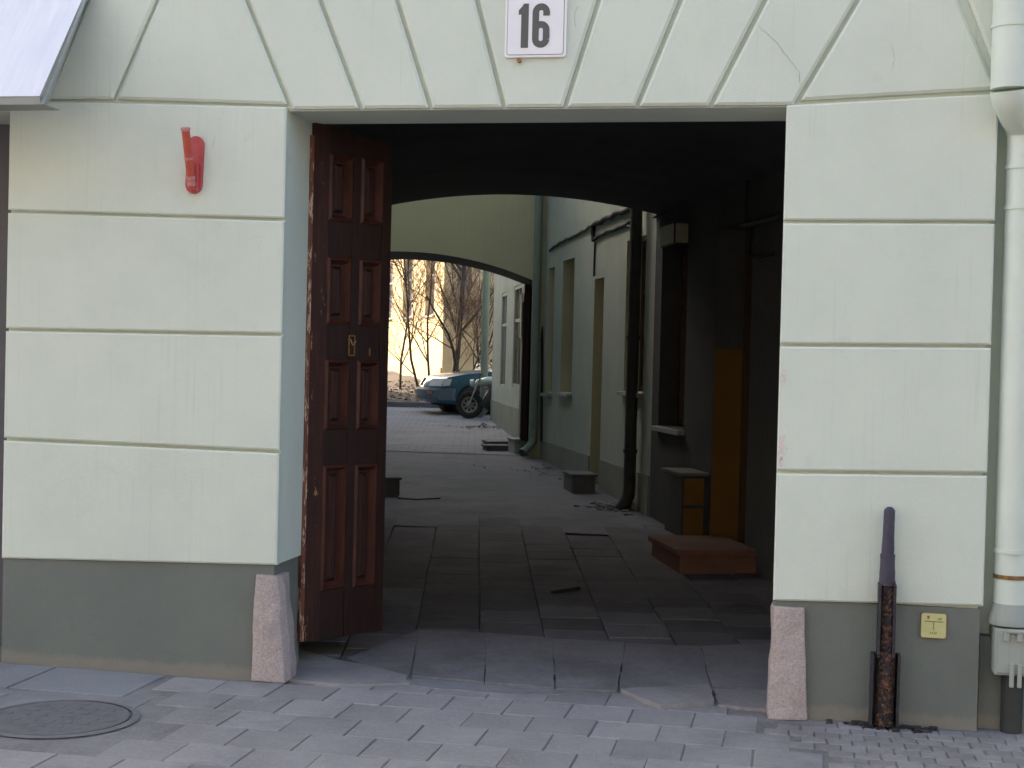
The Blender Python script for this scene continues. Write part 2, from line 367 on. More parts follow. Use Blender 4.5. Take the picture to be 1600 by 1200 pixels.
def wall_open(A, B, nrm, z0, z1, ops, depth):
    u = Vector((B[0]-A[0], B[1]-A[1])); L = u.length; u /= L
    S = sorted({0.0, L}|{x for o in ops for x in o[:2]}); Z = sorted({z0, z1}|{x for o in ops for x in o[2:4]})
    def P(s, d, z): return (A[0]+u.x*s+nrm[0]*d, A[1]+u.y*s+nrm[1]*d, z)
    m = MB()
    for i in range(len(S)-1):
        for j in range(len(Z)-1):
            sc, zc = (S[i]+S[i+1])/2, (Z[j]+Z[j+1])/2
            if any(o[0] < sc < o[1] and o[2] < zc < o[3] for o in ops): continue
            m.add([P(S[i], 0, Z[j]), P(S[i+1], 0, Z[j]), P(S[i+1], 0, Z[j+1]), P(S[i], 0, Z[j+1])], [(0, 1, 2, 3)])
    rv = []
    for o in ops:
        rv.append(MB())
        s0, s1, a, b = o[:4]
        for q in ([(s0, a), (s0, b)], [(s1, a), (s1, b)], [(s0, a), (s1, a)], [(s0, b), (s1, b)]):
            rv[-1].add([P(q[0][0], 0, q[0][1]), P(q[1][0], 0, q[1][1]), P(q[1][0], depth, q[1][1]), P(q[0][0], depth, q[0][1])], [(0, 1, 2, 3)])
    return m, rv, u
def add_window(parent, A, u, n, s0, s1, z0, z1, d, sill=True, fm='winframe', gm='glass', cross=True):
    m = MB(); w = 0.06
    m.obox(A, u, n, s0, s0+w, d-0.05, d+0.03, z0, z1); m.obox(A, u, n, s1-w, s1, d-0.05, d+0.03, z0, z1)
    m.obox(A, u, n, s0+w, s1-w, d-0.05, d+0.03, z0, z0+w); m.obox(A, u, n, s0+w, s1-w, d-0.05, d+0.03, z1-w, z1)
    if cross:
        c = (s0+s1)/2; m.obox(A, u, n, c-0.03, c+0.03, d-0.04, d+0.02, z0+w, z1-w)
        zz = z0+(z1-z0)*0.66; m.obox(A, u, n, s0+w, c-0.03, d-0.04, d+0.02, zz-0.025, zz+0.025); m.obox(A, u, n, c+0.03, s1-w, d-0.04, d+0.02, zz-0.025, zz+0.025)
    o = m.build('window', fm, parent)
    MB().obox(A, u, n, s0+w*0.5, s1-w*0.5, d, d+0.008, z0+w*0.5, z1-w*0.5).build('pane', gm, o)
    if sill: MB().obox(A, u, n, s0-0.04, s1+0.04, -0.07, 0.12, z0-0.05, z0-0.005).build('sill', 'greymetal', o, 0.006)
    return o

# ================================================================== key places
XL, XR = FP(438, 600).x, FP(1217, 600).x           # gate opening jambs
ZL = FP(800, 167).z                                 # underside of the flat arch
PL = FP(15, 165).x; PRX = FP(1548, 560).x           # outer edges of the two piers
TH = 0.45                                           # depth of the street wall
A1 = GP(1014, 806); B1 = GP(845, 715)               # right-hand wall line: end of archway, far end of first court
u1 = Vector((A1.x-B1.x, A1.y-B1.y)).normalized()
T0 = A1 + Vector((u1.x, u1.y, 0))*((TH-A1.y)/u1.y)  # same line carried back to the street wall
PASS = Vector((-math.sin(R(12.4)), math.cos(R(12.4))))
TL0 = Vector((XL-0.30, TH, 0)); TL1 = GP(588, 784)
TL1 = Vector((TL0.x+PASS.x*(TL1.y-TH)/PASS.y, TL1.y, 0))
LEFT = Vector((-math.cos(R(12.4)), -math.sin(R(12.4))))
print('XL', XL, 'XR', XR, 'ZL', ZL, 'A1', A1, 'B1', B1, 'T0', T0, 'TL', TL0, TL1)

# ================================================================== the ground
def sheet(name, mat, xs, ys, dz, kind='structure', wob=0.0):
    m = MB(); nx, ny = len(xs), len(ys)
    vs = [(x, y, ground_z(x, y)+dz+(wob*(mnoise.noise(Vector((x*0.7, y*0.7, 3.0)))) if wob else 0)) for y in ys for x in xs]
    fs = [(j*nx+i, j*nx+i+1, (j+1)*nx+i+1, (j+1)*nx+i) for j in range(ny-1) for i in range(nx-1)]
    m.add(vs, fs, True); o = m.build(name, mat, None, recalc=False); o['kind'] = kind; return o
def lin(a, b, n): return [a+(b-a)*i/n for i in range(n+1)]
sheet('ground', 'dirt', [-400, -60, -20, -8]+lin(-7, 7, 14)+[8, 20, 60, 400], [-400, -60, -20, -6]+lin(-3, 1.2, 14)+[2, 5, 10, 20, 40, 60, 100, 400], -0.035)
pavement = sheet('pavement', 'jointsand', lin(-6.5, 4, 20), lin(-3.5, 0.5, 8), -0.0065)
sheet('road', 'asphalt', lin(-40, 40, 20), lin(-13.5, -3.52, 6), -0.03)
tunnel_floor = sheet('passage_floor', 'dirt', lin(-5.5, 1.2, 10), lin(0.5, 7.6, 24), -0.018)

def slab_mesh(w, d, t, jit=0.006, rnd=None):
    bm = bmesh.new(); h = [(-w/2, -d/2), (w/2, -d/2), (w/2, d/2), (-w/2, d/2)]
    h = [(x+rnd.uniform(-jit, jit), y+rnd.uniform(-jit, jit)) for x, y in h]
    b = [bm.verts.new((x, y, -t)) for x, y in h]; q = [bm.verts.new((x, y, 0)) for x, y in h]
    bm.faces.new(b[::-1]); bm.faces.new(q)
    for i in range(4): bm.faces.new((b[i], b[(i+1) % 4], q[(i+1) % 4], q[i]))
    bmesh.ops.bevel(bm, geom=[e for e in bm.edges if all(v in q for v in e.verts)], offset=0.005, segments=2, affect='EDGES', profile=0.5)
    me = bpy.data.meshes.new('paving_slab'); bm.to_mesh(me); bm.free(); return me
def lay(parent, name, mat, cells, size, t, rot, sink=0.006, tilt=0.010, seed=1, gap=0.008, dz=0.0):
    rnd = random.Random(seed); pool = []
    for k in range(6):
        me = slab_mesh(size[0]-gap, size[1]-gap, t, 0.004, rnd); me.materials.append(M[mat]); pool.append(me)
    for (x, y) in cells:
        z = ground_z(x, y) + rnd.uniform(-sink, sink*0.6) + dz
        o = link(name, rnd.choice(pool), (x, y, z), parent)
        sl = 0.024 if y > 1 else 0.0
        o.rotation_euler = (sl+rnd.uniform(-tilt, tilt), rnd.uniform(-tilt, tilt), rot+rnd.uniform(-0.008, 0.008))
# street paving: 30 cm pavers in running bond, parallel to the front
MH = GP(92, 1122); MHR = (GP(200, 1120)-GP(-20, 1120)).length/2
print('manhole', MH, MHR)
SB = GP(1245, 1135).x                                  # right of this: small setts
blue_x = GP(235, 1075).x
cells = []
for r_ in range(-1, 11):
    y = -0.17-0.30*r_
    off = 0.15*(r_ % 2)+0.02*random.random()
    for c_ in range(-22, 16):
        x = c_*0.30+off
        if x > SB-0.12+0.05*r_ and y > -0.55: continue
        if x < blue_x+0.05 and y > -0.62: continue
        if (x-MH.x)**2+(y-MH.y)**2 < (MHR+0.17)**2: continue
        if r_ == -1 and not (XL+0.14 < x < XR-0.14): continue
        if x < -6 or x > 3: continue
        if x > SB+0.15: continue
        cells.append((x, y))
cells0 = list(cells)
lay(pavement, 'paving_slab', 'slab', cells, (0.30, 0.30), 0.05, 0.0, seed=2, tilt=0.008, sink=0.003, gap=0.005)
# three large blue-grey slabs beside the left pier
ang = math.atan2(GP(170, 1045).y-GP(95, 1082).y, GP(170, 1045).x-GP(95, 1082).x)
cells = [(blue_x-0.36-0.62*k, -0.26) for k in range(4)]
lay(pavement, 'large_slab', 'bluepave', cells, (0.62, 0.50), 0.05, 0.0, seed=3, tilt=0.006, dz=0.002)
# small setts on the right
pav = cells0; cells = []
for r_ in range(21):
    for c_ in range(-4, 14):
        x = SB+0.02+0.115*c_+0.055*(r_ % 2); y = -0.07-0.105*r_
        if any(abs(x-a) < 0.185 and abs(y-b) < 0.18 for a, b in pav): continue
        if x < XR+0.0 or (x < XR+0.25 and y > -0.10): continue
        cells.append((x, y))
lay(pavement, 'sett', 'sett', cells, (0.115, 0.105), 0.05, 0.0, sink=0.003, tilt=0.015, seed=4, gap=0.006)
# archway floor: 39 cm slabs following the passage
cells = []
j0 = GP(669, 890)
pr = Vector((PASS.y, -PASS.x))
def in_tunnel(x, y):
    xl = TL0.x+PASS.x*(y-TH)/PASS.y; xr = A1.x+(T0.x-A1.x)*(y-A1.y)/(T0.y-A1.y)
    return xl+0.05 < x < xr+0.05
for i in range(-9, 12):
    for j in range(-24, 14):
        p = Vector((j0.x, j0.y)) + pr*(0.39*(i+0.5)) + PASS*(0.39*(j+0.5*(i % 2)))
        if not (0.62 < p.y < 6.35+0.35*math.sin(i*1.7)): continue
        if p.y > TH+0.2 and not in_tunnel(p.x, p.y): continue
        if p.y <= TH+0.2 and not (XL+0.1 < p.x < XR+0.1): continue
        cells.append((p.x, p.y))
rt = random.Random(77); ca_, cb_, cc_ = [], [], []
for c in cells:      # paler slabs are commoner towards the street
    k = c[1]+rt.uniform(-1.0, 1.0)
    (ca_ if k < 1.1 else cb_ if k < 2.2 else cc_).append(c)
for lst, mt_, sd_ in ((ca_, 'flagstone', 5), (cb_, 'midtile', 15), (cc_, 'tile', 25)):
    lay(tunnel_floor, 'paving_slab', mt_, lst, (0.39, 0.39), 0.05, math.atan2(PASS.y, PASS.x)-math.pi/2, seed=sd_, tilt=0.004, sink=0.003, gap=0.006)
# cement strip and broken slabs across the threshold
def flag(name, pts, mat, parent, top=0.006, jag=0.010, sub=5):
    P = [GP(*p) for p in pts]; poly = []; rnd = random.Random(int(pts[0][0]))
    for i in range(len(P)):
        a, b = P[i], P[(i+1) % len(P)]
        for k in range(sub):
            q = a.lerp(b, k/sub); poly.append((q.x+rnd.uniform(-jag, jag), q.y+rnd.uniform(-jag, jag)))
    m = MB(); n = len(poly)
    vs = [(x, y, ground_z(x, y)-0.05) for x, y in poly]+[(x, y, ground_z(x, y)+top) for x, y in poly]
    m.add(vs, [tuple(range(n, 2*n))]+[(i, (i+1) % n, n+(i+1) % n, n+i) for i in range(n)])
    return m.build(name, mat, parent)
flag('cement_patch', [(452, 1012), (520, 1032), (566, 1040), (636, 1058), (640, 1070), (540, 1072), (447, 1064)], 'slab', pavement, 0.010)
flag('cement_patch', [(642, 1060), (756, 1070), (866, 1078), (880, 1086), (770, 1084), (640, 1072)], 'patch', pavement, 0.004)
flag('broken_slab', [(540, 1030), (655, 985), (640, 1056), (570, 1040)], 'flagstone', pavement, 0.006, 0.004)
flag('broken_slab', [(655, 985), (760, 990), (756, 1066), (644, 1056)], 'flagstone', pavement, 0.004, 0.004)
flag('broken_slab', [(760, 990), (862, 998), (866, 1076), (758, 1067)], 'flagstone', pavement, 0.007, 0.004)
flag('broken_slab', [(864, 998), (975, 1004), (965, 1080), (870, 1076)], 'flagstone', pavement, 0.003, 0.006)
flag('broken_slab', [(977, 1006), (1095, 1012), (1110, 1072), (968, 1080)], 'flagstone', pavement, 0.006, 0.008)
flag('broken_slab', [(1097, 1010), (1208, 1006), (1208, 1078), (1112, 1074)], 'flagstone', pavement, 0.005, 0.008)
flag('broken_slab', [(967, 1082), (1108, 1076), (1118, 1102), (1030, 1108)], 'slab', pavement, 0.022, 0.010)
flag('broken_slab', [(1112, 1078), (1206, 1082), (1206, 1112), (1122, 1104)], 'slab', pavement, 0.010, 0.010)
MB().box(-6.0, -1.25, -0.05, blue_x+0.10, -0.52, -0.0035).build('cement_bed', 'patch', pavement)
# dirt-coloured court floor, far yard pavers, garden bed
sheet('courtyard_asphalt', 'asphalt', lin(-9, 2, 22), lin(6.0, B1.y+0.2, 30), -0.004, wob=0.02)
yd = sheet('yard_paving', 'yard', lin(-16, 8, 12), lin(B1.y+0.15, 25.6, 24), 0.004)
GY = CW(0, 33.2).y
m = MB(); xs = lin(-18, 10, 56); ys = lin(CW(0, 32.4).y, 46, 44)
def bed_z(x, y):
    t = min(1, max(0, (y-ys[0])/2.0)); return ground_z(x, y)+0.01+t*(0.16+0.16*mnoise.noise(Vector((x*0.5, y*0.5, 1)))+0.06*mnoise.noise(Vector((x*2, y*2, 5))))
m.add([(x, y, bed_z(x, y)) for y in ys for x in xs], [(j*len(xs)+i, j*len(xs)+i+1, (j+1)*len(xs)+i+1, (j+1)*len(xs)+i) for j in range(len(ys)-1) for i in range(len(xs)-1)], True)
m.build('garden_bed', 'litter', None, recalc=False)['kind'] = 'structure'

# ================================================================== the gate building
gate = empty('gate_building', (XL-1.0, 0.2, 0), 'pale green plastered street building with the dark archway', 'building')
CF = 0.035                                             # core face behind the plaster blocks
zp_l = FP(432, 882).z; zp_r = FP(1207, 939).z
# wall core
MB().box(PL+0.0, CF, -0.3, XL-0.03, TH, ZL+1e-3).build('wall', 'facade', gate)
MB().box(XR+0.03, CF, -0.3, PRX-0.02, TH, ZL+1e-3).build('wall', 'facade', gate)
MB().box(-14, CF, ZL+0.002, PRX-0.02, TH, 9.5).build('upper_wall', 'facade', gate)
MB().box(PRX-0.018, 0.17, -0.3, 14, TH, 9.5).build('recessed_wall', 'facade', gate)
MB().box(-14, TH-0.02, -0.3, PL-0.002, TH+0.3, ZL).build('shop_door', 'shopdark', gate)
MB().box(-14, CF+0.02, -0.3, PL-1.6, TH-0.03, ZL).build('wall', 'facade', gate)
# jamb linings (plaster above, grey plinth below)
MB().box(XL-0.03, CF, zp_l, XL, TH, ZL).build('jamb', 'facade', gate)
MB().box(XR, CF, zp_r, XR+0.03, TH, ZL).build('jamb', 'facade', gate)
MB().box(XL+0.001, CF+0.001, ZL-0.006, XR-0.001, TH, ZL+0.001).build('lintel', 'facade', gate)
for x0, x1, zt, nm in ((PL-0.0, XL-0.018, zp_l+0.025, 'plinth'), (XR+0.018, PRX-0.01, zp_r+0.012, 'plinth')):
    m = MB()
    if x0 < -2: m.box(x0, 0.018, -0.3, x1, TH-0.02, zt)
    else: m.box(x0, 0.018, -0.3, x1, TH-0.02, zt)
    m.build(nm, 'plinth', gate, 0.004)
# pier courses
def X(px, py): p = FP(px, py); return (p.x, p.z)
g_ = 4
LC = [((17, 156), (444, 166)), ((15, 330), (440, 343)), ((12, 515), (438, 523)), ((6, 686), (435, 706)), ((0, 872), (432, 883))]
RC = [((1230, 163), (1560, 145)), ((1223, 346), (1551, 347)), ((1217, 539), (1544, 541)), ((1212, 737), (1539, 741)), ((1207, 938), (1536, 947))]
for C_, xa, xb in ((LC, PL, XL), (RC, XR, PRX)):
    for i in range(4):
        (a, b), (c, d) = C_[i], C_[i+1]
        za, zb, zc, zd = FP(*a).z, FP(*b).z, FP(*c).z, FP(*d).z
        gap = 0.008; gt = 0.004 if i == 0 else gap
        top = (0.0 if i == 0 and C_ is LC else gap)
        facade_panel('facade_block', [(xa, zc+(gap if i < 3 else 0)), (xb, zd+(gap if i < 3 else 0)), (xb, zb-gt), (xa, za-gt)], 0.0, CF+0.002, 0.006, 'facade', gate)
# voussoirs of the flat arch and the panels over the piers
J = [((135, 0), (70, 157)), ((245, 0), (177, 157)), ((385, 0), (452, 166)), ((500, 0), (562, 166)), ((620, 0), (672, 167)), ((745, 0), (787, 167)),
     ((935, 0), (882, 168)), ((1063, 0), (995, 166)), ((1195, 0), (1110, 165)), ((1340, 0), (1245, 160)), ((1500, 0), (1562, 142))]
def jl(j, y):
    (x0, y0), (x1, y1) = j; return (x0+(x1-x0)*(y-y0)/(y1-y0), y)
TOPY = -75
for i in range(len(J)-1):
    a, b = J[i], J[i+1]
    poly = [X(*a[1]), X(*b[1]), X(*jl(b, TOPY)), X(*jl(a, TOPY))]
    if i in (0, 1, 9):
        poly = inset(poly, 0.010)
    else:
        z = min(poly[0][1], poly[1][1]); q = inset(poly, 0.011)
        # keep the lower edge at the arch underside
        def low(p, r): t = (ZL-p[1])/(r[1]-p[1]); return (p[0]+(r[0]-p[0])*t, ZL)
        poly = [low(q[0], q[3]), low(q[1], q[2]), q[2], q[3]]
    facade_panel('voussoir' if i not in (1, 9) else 'facade_block', poly, 0.0, CF+0.002, 0.010, 'facade', gate)
zt = X(*jl(J[2], TOPY))[1]
facade_panel('facade_block', [(-6.5, FP(70, 157).z+0.016), (X(*J[0][1])[0]-0.012, FP(70, 157).z+0.016), (X(*jl(J[0], TOPY))[0]-0.012, zt), (-6.5, zt)], 0.0, CF+0.002, 0.010, 'facade', gate)
q = J[10]
facade_panel('facade_block', [(X(*q[1])[0]+0.012, FP(1562, 142).z+0.012), (PRX+0.25, FP(1562, 142).z+0.012), (PRX+0.25, zt), (X(*jl(q, TOPY))[0]+0.012, zt)], 0.0, CF+0.15, 0.010, 'facade', gate)
def crack(pix, w):
    pts = [FP(*p) for p in pix]; P2 = []
    for i in range(len(pts)-1):
        for k in range(4):
            q = pts[i].lerp(pts[i+1], k/4); P2.append((q.x+random.uniform(-.003, .003), q.z+random.uniform(-.003, .003)))
    m = MB(); n = len(P2)
    m.add([(x-w*random.uniform(.3, 1), -0.0012, z) for x, z in P2]+[(x+w*random.uniform(.3, 1), -0.0012, z) for x, z in P2], [(i, i+1, n+i+1, n+i) for i in range(n-1)])
    m.build('crack', 'crack', gate, recalc=False)
crack([(1186, 42), (1213, 66), (1235, 95), (1249, 112), (1250, 138)], 0.0018)
crack([(898, 15), (905, 10), (898, 20), (899, 48)], 0.0015)
crack([(1394, 70), (1399, 92), (1391, 118)], 0.0012); crack([(336, 212), (331, 236)], 0.0012)
for (px, py, w_, h_, sd_) in ((1224, 590, 5, 14, 1), (1222, 700, 7, 26, 2), (1221, 722, 4, 8, 3)):
    rnd = random.Random(sd_); c = FP(px, py); k = (FP(px+1, py)-c).length; m = MB(); n = 12
    m.add([(max(XR+0.002, c.x+w_*k*math.cos(6.283*i/n)*rnd.uniform(.5, 1.2)), -0.0015, c.z+h_*k*math.sin(6.283*i/n)*rnd.uniform(.5, 1.2)) for i in range(n)], [tuple(range(n))]); m.build('plaster_chip', 'chip', gate, recalc=False)
# guard stones set into the corners of the opening
def guard(pts_f, bulge, seed):
    rnd = random.Random(seed); m = MB(); rows = []
    for (xa, xb, y, out) in pts_f:
        a, b = FP(xa, y, -0.012), FP(xb, y, -0.012); z = max(a.z, -0.04) if y > 1000 else a.z
        w = [(a.x, 0.05), (a.x, -0.012-out*0.5), (a.x*0.65+b.x*0.35, -0.022-out*0.7), (a.x*0.3+b.x*0.7, -0.02-out*0.7), (b.x-bulge*0.01, -0.006-out), (b.x, 0.05), (b.x-bulge*0.004, 0.16), (a.x, 0.16)]
        rows.append([(x+rnd.uniform(-0.006, 0.006), yy+rnd.uniform(-0.006, 0.006), z+rnd.uniform(-0.006, 0.006)) for x, yy in w])
    k = len(rows[0]); vs = [v for r in rows for v in r]; fs = []
    for i in range(len(rows)-1):
        fs += [(i*k+j, i*k+(j+1) % k, (i+1)*k+(j+1) % k, (i+1)*k+j) for j in range(k)]
    fs.append(tuple(range(k))); fs.append(tuple((len(rows)-1)*k+j for j in range(k)))
    m.add(vs, fs); return m
def rows(top, bot, n=9):
    out = []
    for i in range(n):
        t = i/(n-1); out.append((top[0]+(bot[0]-top[0])*t, top[1]+(bot[1]-top[1])*t, top[2]+(bot[2]-top[2])*t, 0.012*t))
    return out
o = guard(rows((398, 436, 899), (392, 449, 1062)), 1, 5).build('guard_stone', 'granite', gate, 0.008); o['label'] = 'rough pink granite corner stone left of the opening'
o = guard([(b, a, y, q) for a, b, y, q in rows((1205, 1256, 950), (1196, 1261, 1126))], -1, 9).build('guard_stone', 'granite', gate, 0.008); o['label'] = 'rough pink granite corner stone right of the opening'
# archway: left mass, right wall with openings, vault
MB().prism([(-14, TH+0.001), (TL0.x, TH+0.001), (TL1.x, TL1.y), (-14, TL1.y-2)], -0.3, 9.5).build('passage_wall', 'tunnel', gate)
nR = (u1.y, -u1.x)                                    # into the building on the right (towards +x)
if nR[0] < 0: nR = (-nR[0], -nR[1])
AT = (T0.x, T0.y); AE = (A1.x, A1.y)
def SZ(px, py): s, z, _ = WP(px, py, T0, A1); return s, z
sA, zA = SZ(1068, 672); sB, _ = SZ(1028, 672); zt_ = SZ(1050, 384)[1]
dA, _ = SZ(1168, 700); dB, _ = SZ(1112, 700); dz_ = SZ(1140, 352)[1]
LT = (Vector(AE)-Vector(AT)).length
ops = [(sA, sB, zA, zt_), (dA, dB, -0.3, dz_)]
wm, rv, uT = wall_open(AT, AE, nR, -0.3, 3.6, ops, 0.28)
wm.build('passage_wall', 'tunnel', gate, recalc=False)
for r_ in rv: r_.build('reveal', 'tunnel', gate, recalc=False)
add_window(gate, AT, uT, nR, sA, sB, zA, zt_, 0.24)
MB().obox(AT, uT, nR, dA, dB, 0.25, 0.30, -0.2, dz_).build('side_door', 'winframe', gate)
# ochre far cheek of the doorway, ended low to imitate light fading upwards
MB().obox(AT, uT, nR, dB-0.012, dB-0.002, 0.004, 0.248, ground_z(0, 4), SZ(1140, 545)[1]).build('door_cheek', 'ochre', gate)
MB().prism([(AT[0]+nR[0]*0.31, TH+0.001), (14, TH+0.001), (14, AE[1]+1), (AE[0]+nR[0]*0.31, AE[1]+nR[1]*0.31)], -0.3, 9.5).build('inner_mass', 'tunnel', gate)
# vault: segmental soffit, solid above
def arch_pts(a, b, zs, zc, n=16):
    out = []
    for i in range(n+1):
        t = i/n; h = zs+(zc-zs)*(1-(2*t-1)**2); out.append((a[0]+(b[0]-a[0])*t, a[1]+(b[1]-a[1])*t, h))
    return out
zc1 = DP(780, 304, CW(0, 0).y*0+14.5).z; zs1 = DP(1036, 334, 14.6).z
sR, zR, pR = WP(1040, 336, TL1, A1); zR2 = WP(600, 318, TL1, A1)[1]; zC = WP(790, 304, TL1, A1)[1]
print('arch1', zR, zR2, zC, 'lintel', ZL)
n_ = 20
near = arch_pts((TL0.x-0.1, TH+0.002), (T0.x+0.1, TH+0.002), zR-0.02, zC, n_); far = arch_pts((TL1.x-0.25, TL1.y), (A1.x+0.10, A1.y), zR-0.02, zC, n_)
m = MB(); vs = near+far+[(p[0], p[1], 9.5) for p in near]+[(p[0], p[1], 9.5) for p in far]; k = n_+1
fs = [(i, i+1, k+i+1, k+i) for i in range(n_)]+[(2*k+i, 2*k+i+1, 3*k+i+1, 3*k+i) for i in range(n_)]+[(i, i+1, 2*k+i+1, 2*k+i) for i in range(n_)]+[(k+i, k+i+1, 3*k+i+1, 3*k+i) for i in range(n_)]+[(0, k, 3*k, 2*k), (n_, k+n_, 3*k+n_, 2*k+n_)]
m.add(vs, fs); m.build('vault', 'tunnel', gate)
MB().prism([(-14.2, CF-0.3), (14.2, CF-0.3), (14.2, A1.y+0.3), (-14.2, TL1.y+0.3)], 9.502, 9.8).build('roof', 'roof', gate)

# ================================================================== first courtyard: right wing
wing = empty('courtyard_wing', (A1.x+0.5, A1.y+2, ground_z(0, A1.y)), 'grey green courtyard wing with narrow windows right of the passage', 'building')
nW = nR; B1v = Vector((B1.x, B1.y, 0)); AW = (A1.x, A1.y); BW = (B1.x, B1.y)
def SW(px, py): s, z, _ = WP(px, py, A1, B1); return s, z
ops = []
a = SW(1004, 614); b = SW(974, 614); tA = SW(984, 375)[1]; wA = (max(0.12, a[0]), b[0], a[1], tA)
d0, d1 = SW(940, 600)[0], SW(925, 600)[0]; wD = (d0, d1, -0.2, SW(932, 436)[1])
b0, b1 = SW(893, 612)[0], SW(875, 612)[0]; wB = (b0, b1, SW(880, 613)[1], SW(886, 406)[1])
c0, c1 = SW(862, 612)[0], SW(853, 612)[0]; wC = (c0, c1, SW(858, 614)[1], SW(860, 419)[1])
print('court openings', wA, wD, wB, wC, 'L', (Vector(AW)-Vector(BW)).length)
ops = [wA, wD, wB, wC]
wm, rv, uW = wall_open(AW, BW, nW, -0.3, 6.2, ops, 0.26)
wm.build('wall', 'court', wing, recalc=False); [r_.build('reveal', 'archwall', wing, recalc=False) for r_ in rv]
for w in (wA, wB, wC): add_window(wing, AW, uW, nW, w[0], w[1], w[2], w[3], 0.22)
MB().obox(AW, uW, nW, wD[0], wD[1], 0.2, 0.25, 0, wD[3]).build('door', 'winframe', wing)
# low dark skirting of the wall
zpl = SW(923, 713)[1]
for s0, s1 in ((0.02, wD[0]-0.02), (wD[1]+0.02, (Vector(AW)-Vector(BW)).length-0.02)):
    MB().obox(AW, uW, nW, s0, s1, -0.015, 0.0, -0.2, zpl).build('skirting', 'skirt', wing)
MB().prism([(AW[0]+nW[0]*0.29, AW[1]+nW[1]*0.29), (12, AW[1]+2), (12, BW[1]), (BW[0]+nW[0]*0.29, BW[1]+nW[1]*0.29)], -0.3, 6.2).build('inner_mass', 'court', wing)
MB().prism([(AW[0]-0.25, AW[1]), (12, AW[1]), (12, BW[1]+0.4), (BW[0]-0.25, BW[1]+0.4)], 6.202, 6.35).build('roof', 'roof', wing)

# second archway: a cross wall with a segmental arch
archb = empty('arch_building', (B1.x-1.8, B1.y, ground_z(0, B1.y)), 'olive plastered cross building with a low arch behind the first courtyard', 'building')
C1 = Vector((B1.x, B1.y, 0)) + Vector((LEFT.x, LEFT.y, 0))*7.0
B1e = Vector((B1.x, B1.y, 0)) - Vector((LEFT.x, LEFT.y, 0))*0.0
def SA(px, py): s, z, _ = WP(px, py, B1e, C1); return s, z
sj, zj = SA(832, 438); sc_, zc_ = SA(632, 393)
half = sc_-sj; sl = sj+2*half; DA = 1.7
nA = (PASS.x, PASS.y); uA = Vector((LEFT.x, LEFT.y))
print('arch2', sj, zj, sc_, zc_, half)
rad = (half**2+(zc_-zj)**2)/(2*(zc_-zj))
def arc(t):      # t -1..1
    x = t*half; return zc_-rad+math.sqrt(rad*rad-x*x)
N2 = 24
def PA(s, d, z): return (B1e.x+uA.x*s+nA[0]*d, B1e.y+uA.y*s+nA[1]*d, z)
m = MB(); m2 = MB()
for i in range(N2):
    t0, t1 = -1+2*i/N2, -1+2*(i+1)/N2; s0, s1 = sc_+t0*half, sc_+t1*half
    for d in (0, DA): m.add([PA(s0, d, arc(t0)), PA(s1, d, arc(t1)), PA(s1, d, 6.4), PA(s0, d, 6.4)], [(0, 1, 2, 3)])
    m2.add([PA(s0, 0, arc(t0)), PA(s1, 0, arc(t1)), PA(s1, DA, arc(t1)), PA(s0, DA, arc(t0))], [(0, 1, 2, 3)], True)
m.add([PA(sl, 0, -0.3), PA(7, 0, -0.3), PA(7, 0, 6.4), PA(sl, 0, 6.4)], [(0, 1, 2, 3)]); m.add([PA(-0.0, 0, -0.3), PA(sj, 0, -0.3), PA(sj, 0, 6.4), PA(-0.0, 0, 6.4)], [(0, 1, 2, 3)])
m.add([PA(-4, DA, -0.3), PA(sj, DA, -0.3), PA(sj, DA, 6.4), PA(-4, DA, 6.4)], [(0, 1, 2, 3)]); m.add([PA(sl, DA, -0.3), PA(7, DA, -0.3), PA(7, DA, 6.4), PA(sl, DA, 6.4)], [(0, 1, 2, 3)])
m.add([PA(-4, 0, 6.4), PA(7, 0, 6.4), PA(7, DA, 6.4), PA(-4, DA, 6.4)], [(0, 1, 2, 3)])
m.build('wall', 'archwall', archb, recalc=False)
m2.add([PA(sj, 0, -0.3), PA(sj, DA, -0.3), PA(sj, DA, zj), PA(sj, 0, zj)], [(0, 1, 2, 3)]); m2.add([PA(sl, 0, -0.3), PA(sl, DA, -0.3), PA(sl, DA, zj), PA(sl, 0, zj)], [(0, 1, 2, 3)])
m2.build('soffit', 'tunnel', archb, recalc=False)
# old dark gate leaf folded back on the right side of the second arch
gl = empty('folded_gate', PA(sj+0.05, 0.3, ground_z(0, B1.y)), 'narrow dark weathered gate leaf folded back inside the second arch', 'gate')
zb_ = SA(826, 690)[1]; zt2 = zj-0.05
MB().obox((PA(sj, 0, 0)[0], PA(sj, 0, 0)[1]), uA, nA, 0.02, 0.10, 0.15, 0.95, zb_, zt2).build('board_frame', 'wood', gl, 0.004)
for k in range(6):
    MB().obox((PA(sj, 0, 0)[0], PA(sj, 0, 0)[1]), uA, nA, 0.102, 0.120, 0.16+0.13*k, 0.28+0.13*k, zb_+0.03, zt2-0.25-0.05*(k % 2)).build('board', 'darkpipe', gl, 0.003)
MB().obox((PA(sj, 0, 0)[0], PA(sj, 0, 0)[1]), uA, nA, 0.124, 0.14, 0.18, 0.8, zt2-0.75, zt2-0.12).build('notice_board', 'greymetal', gl)

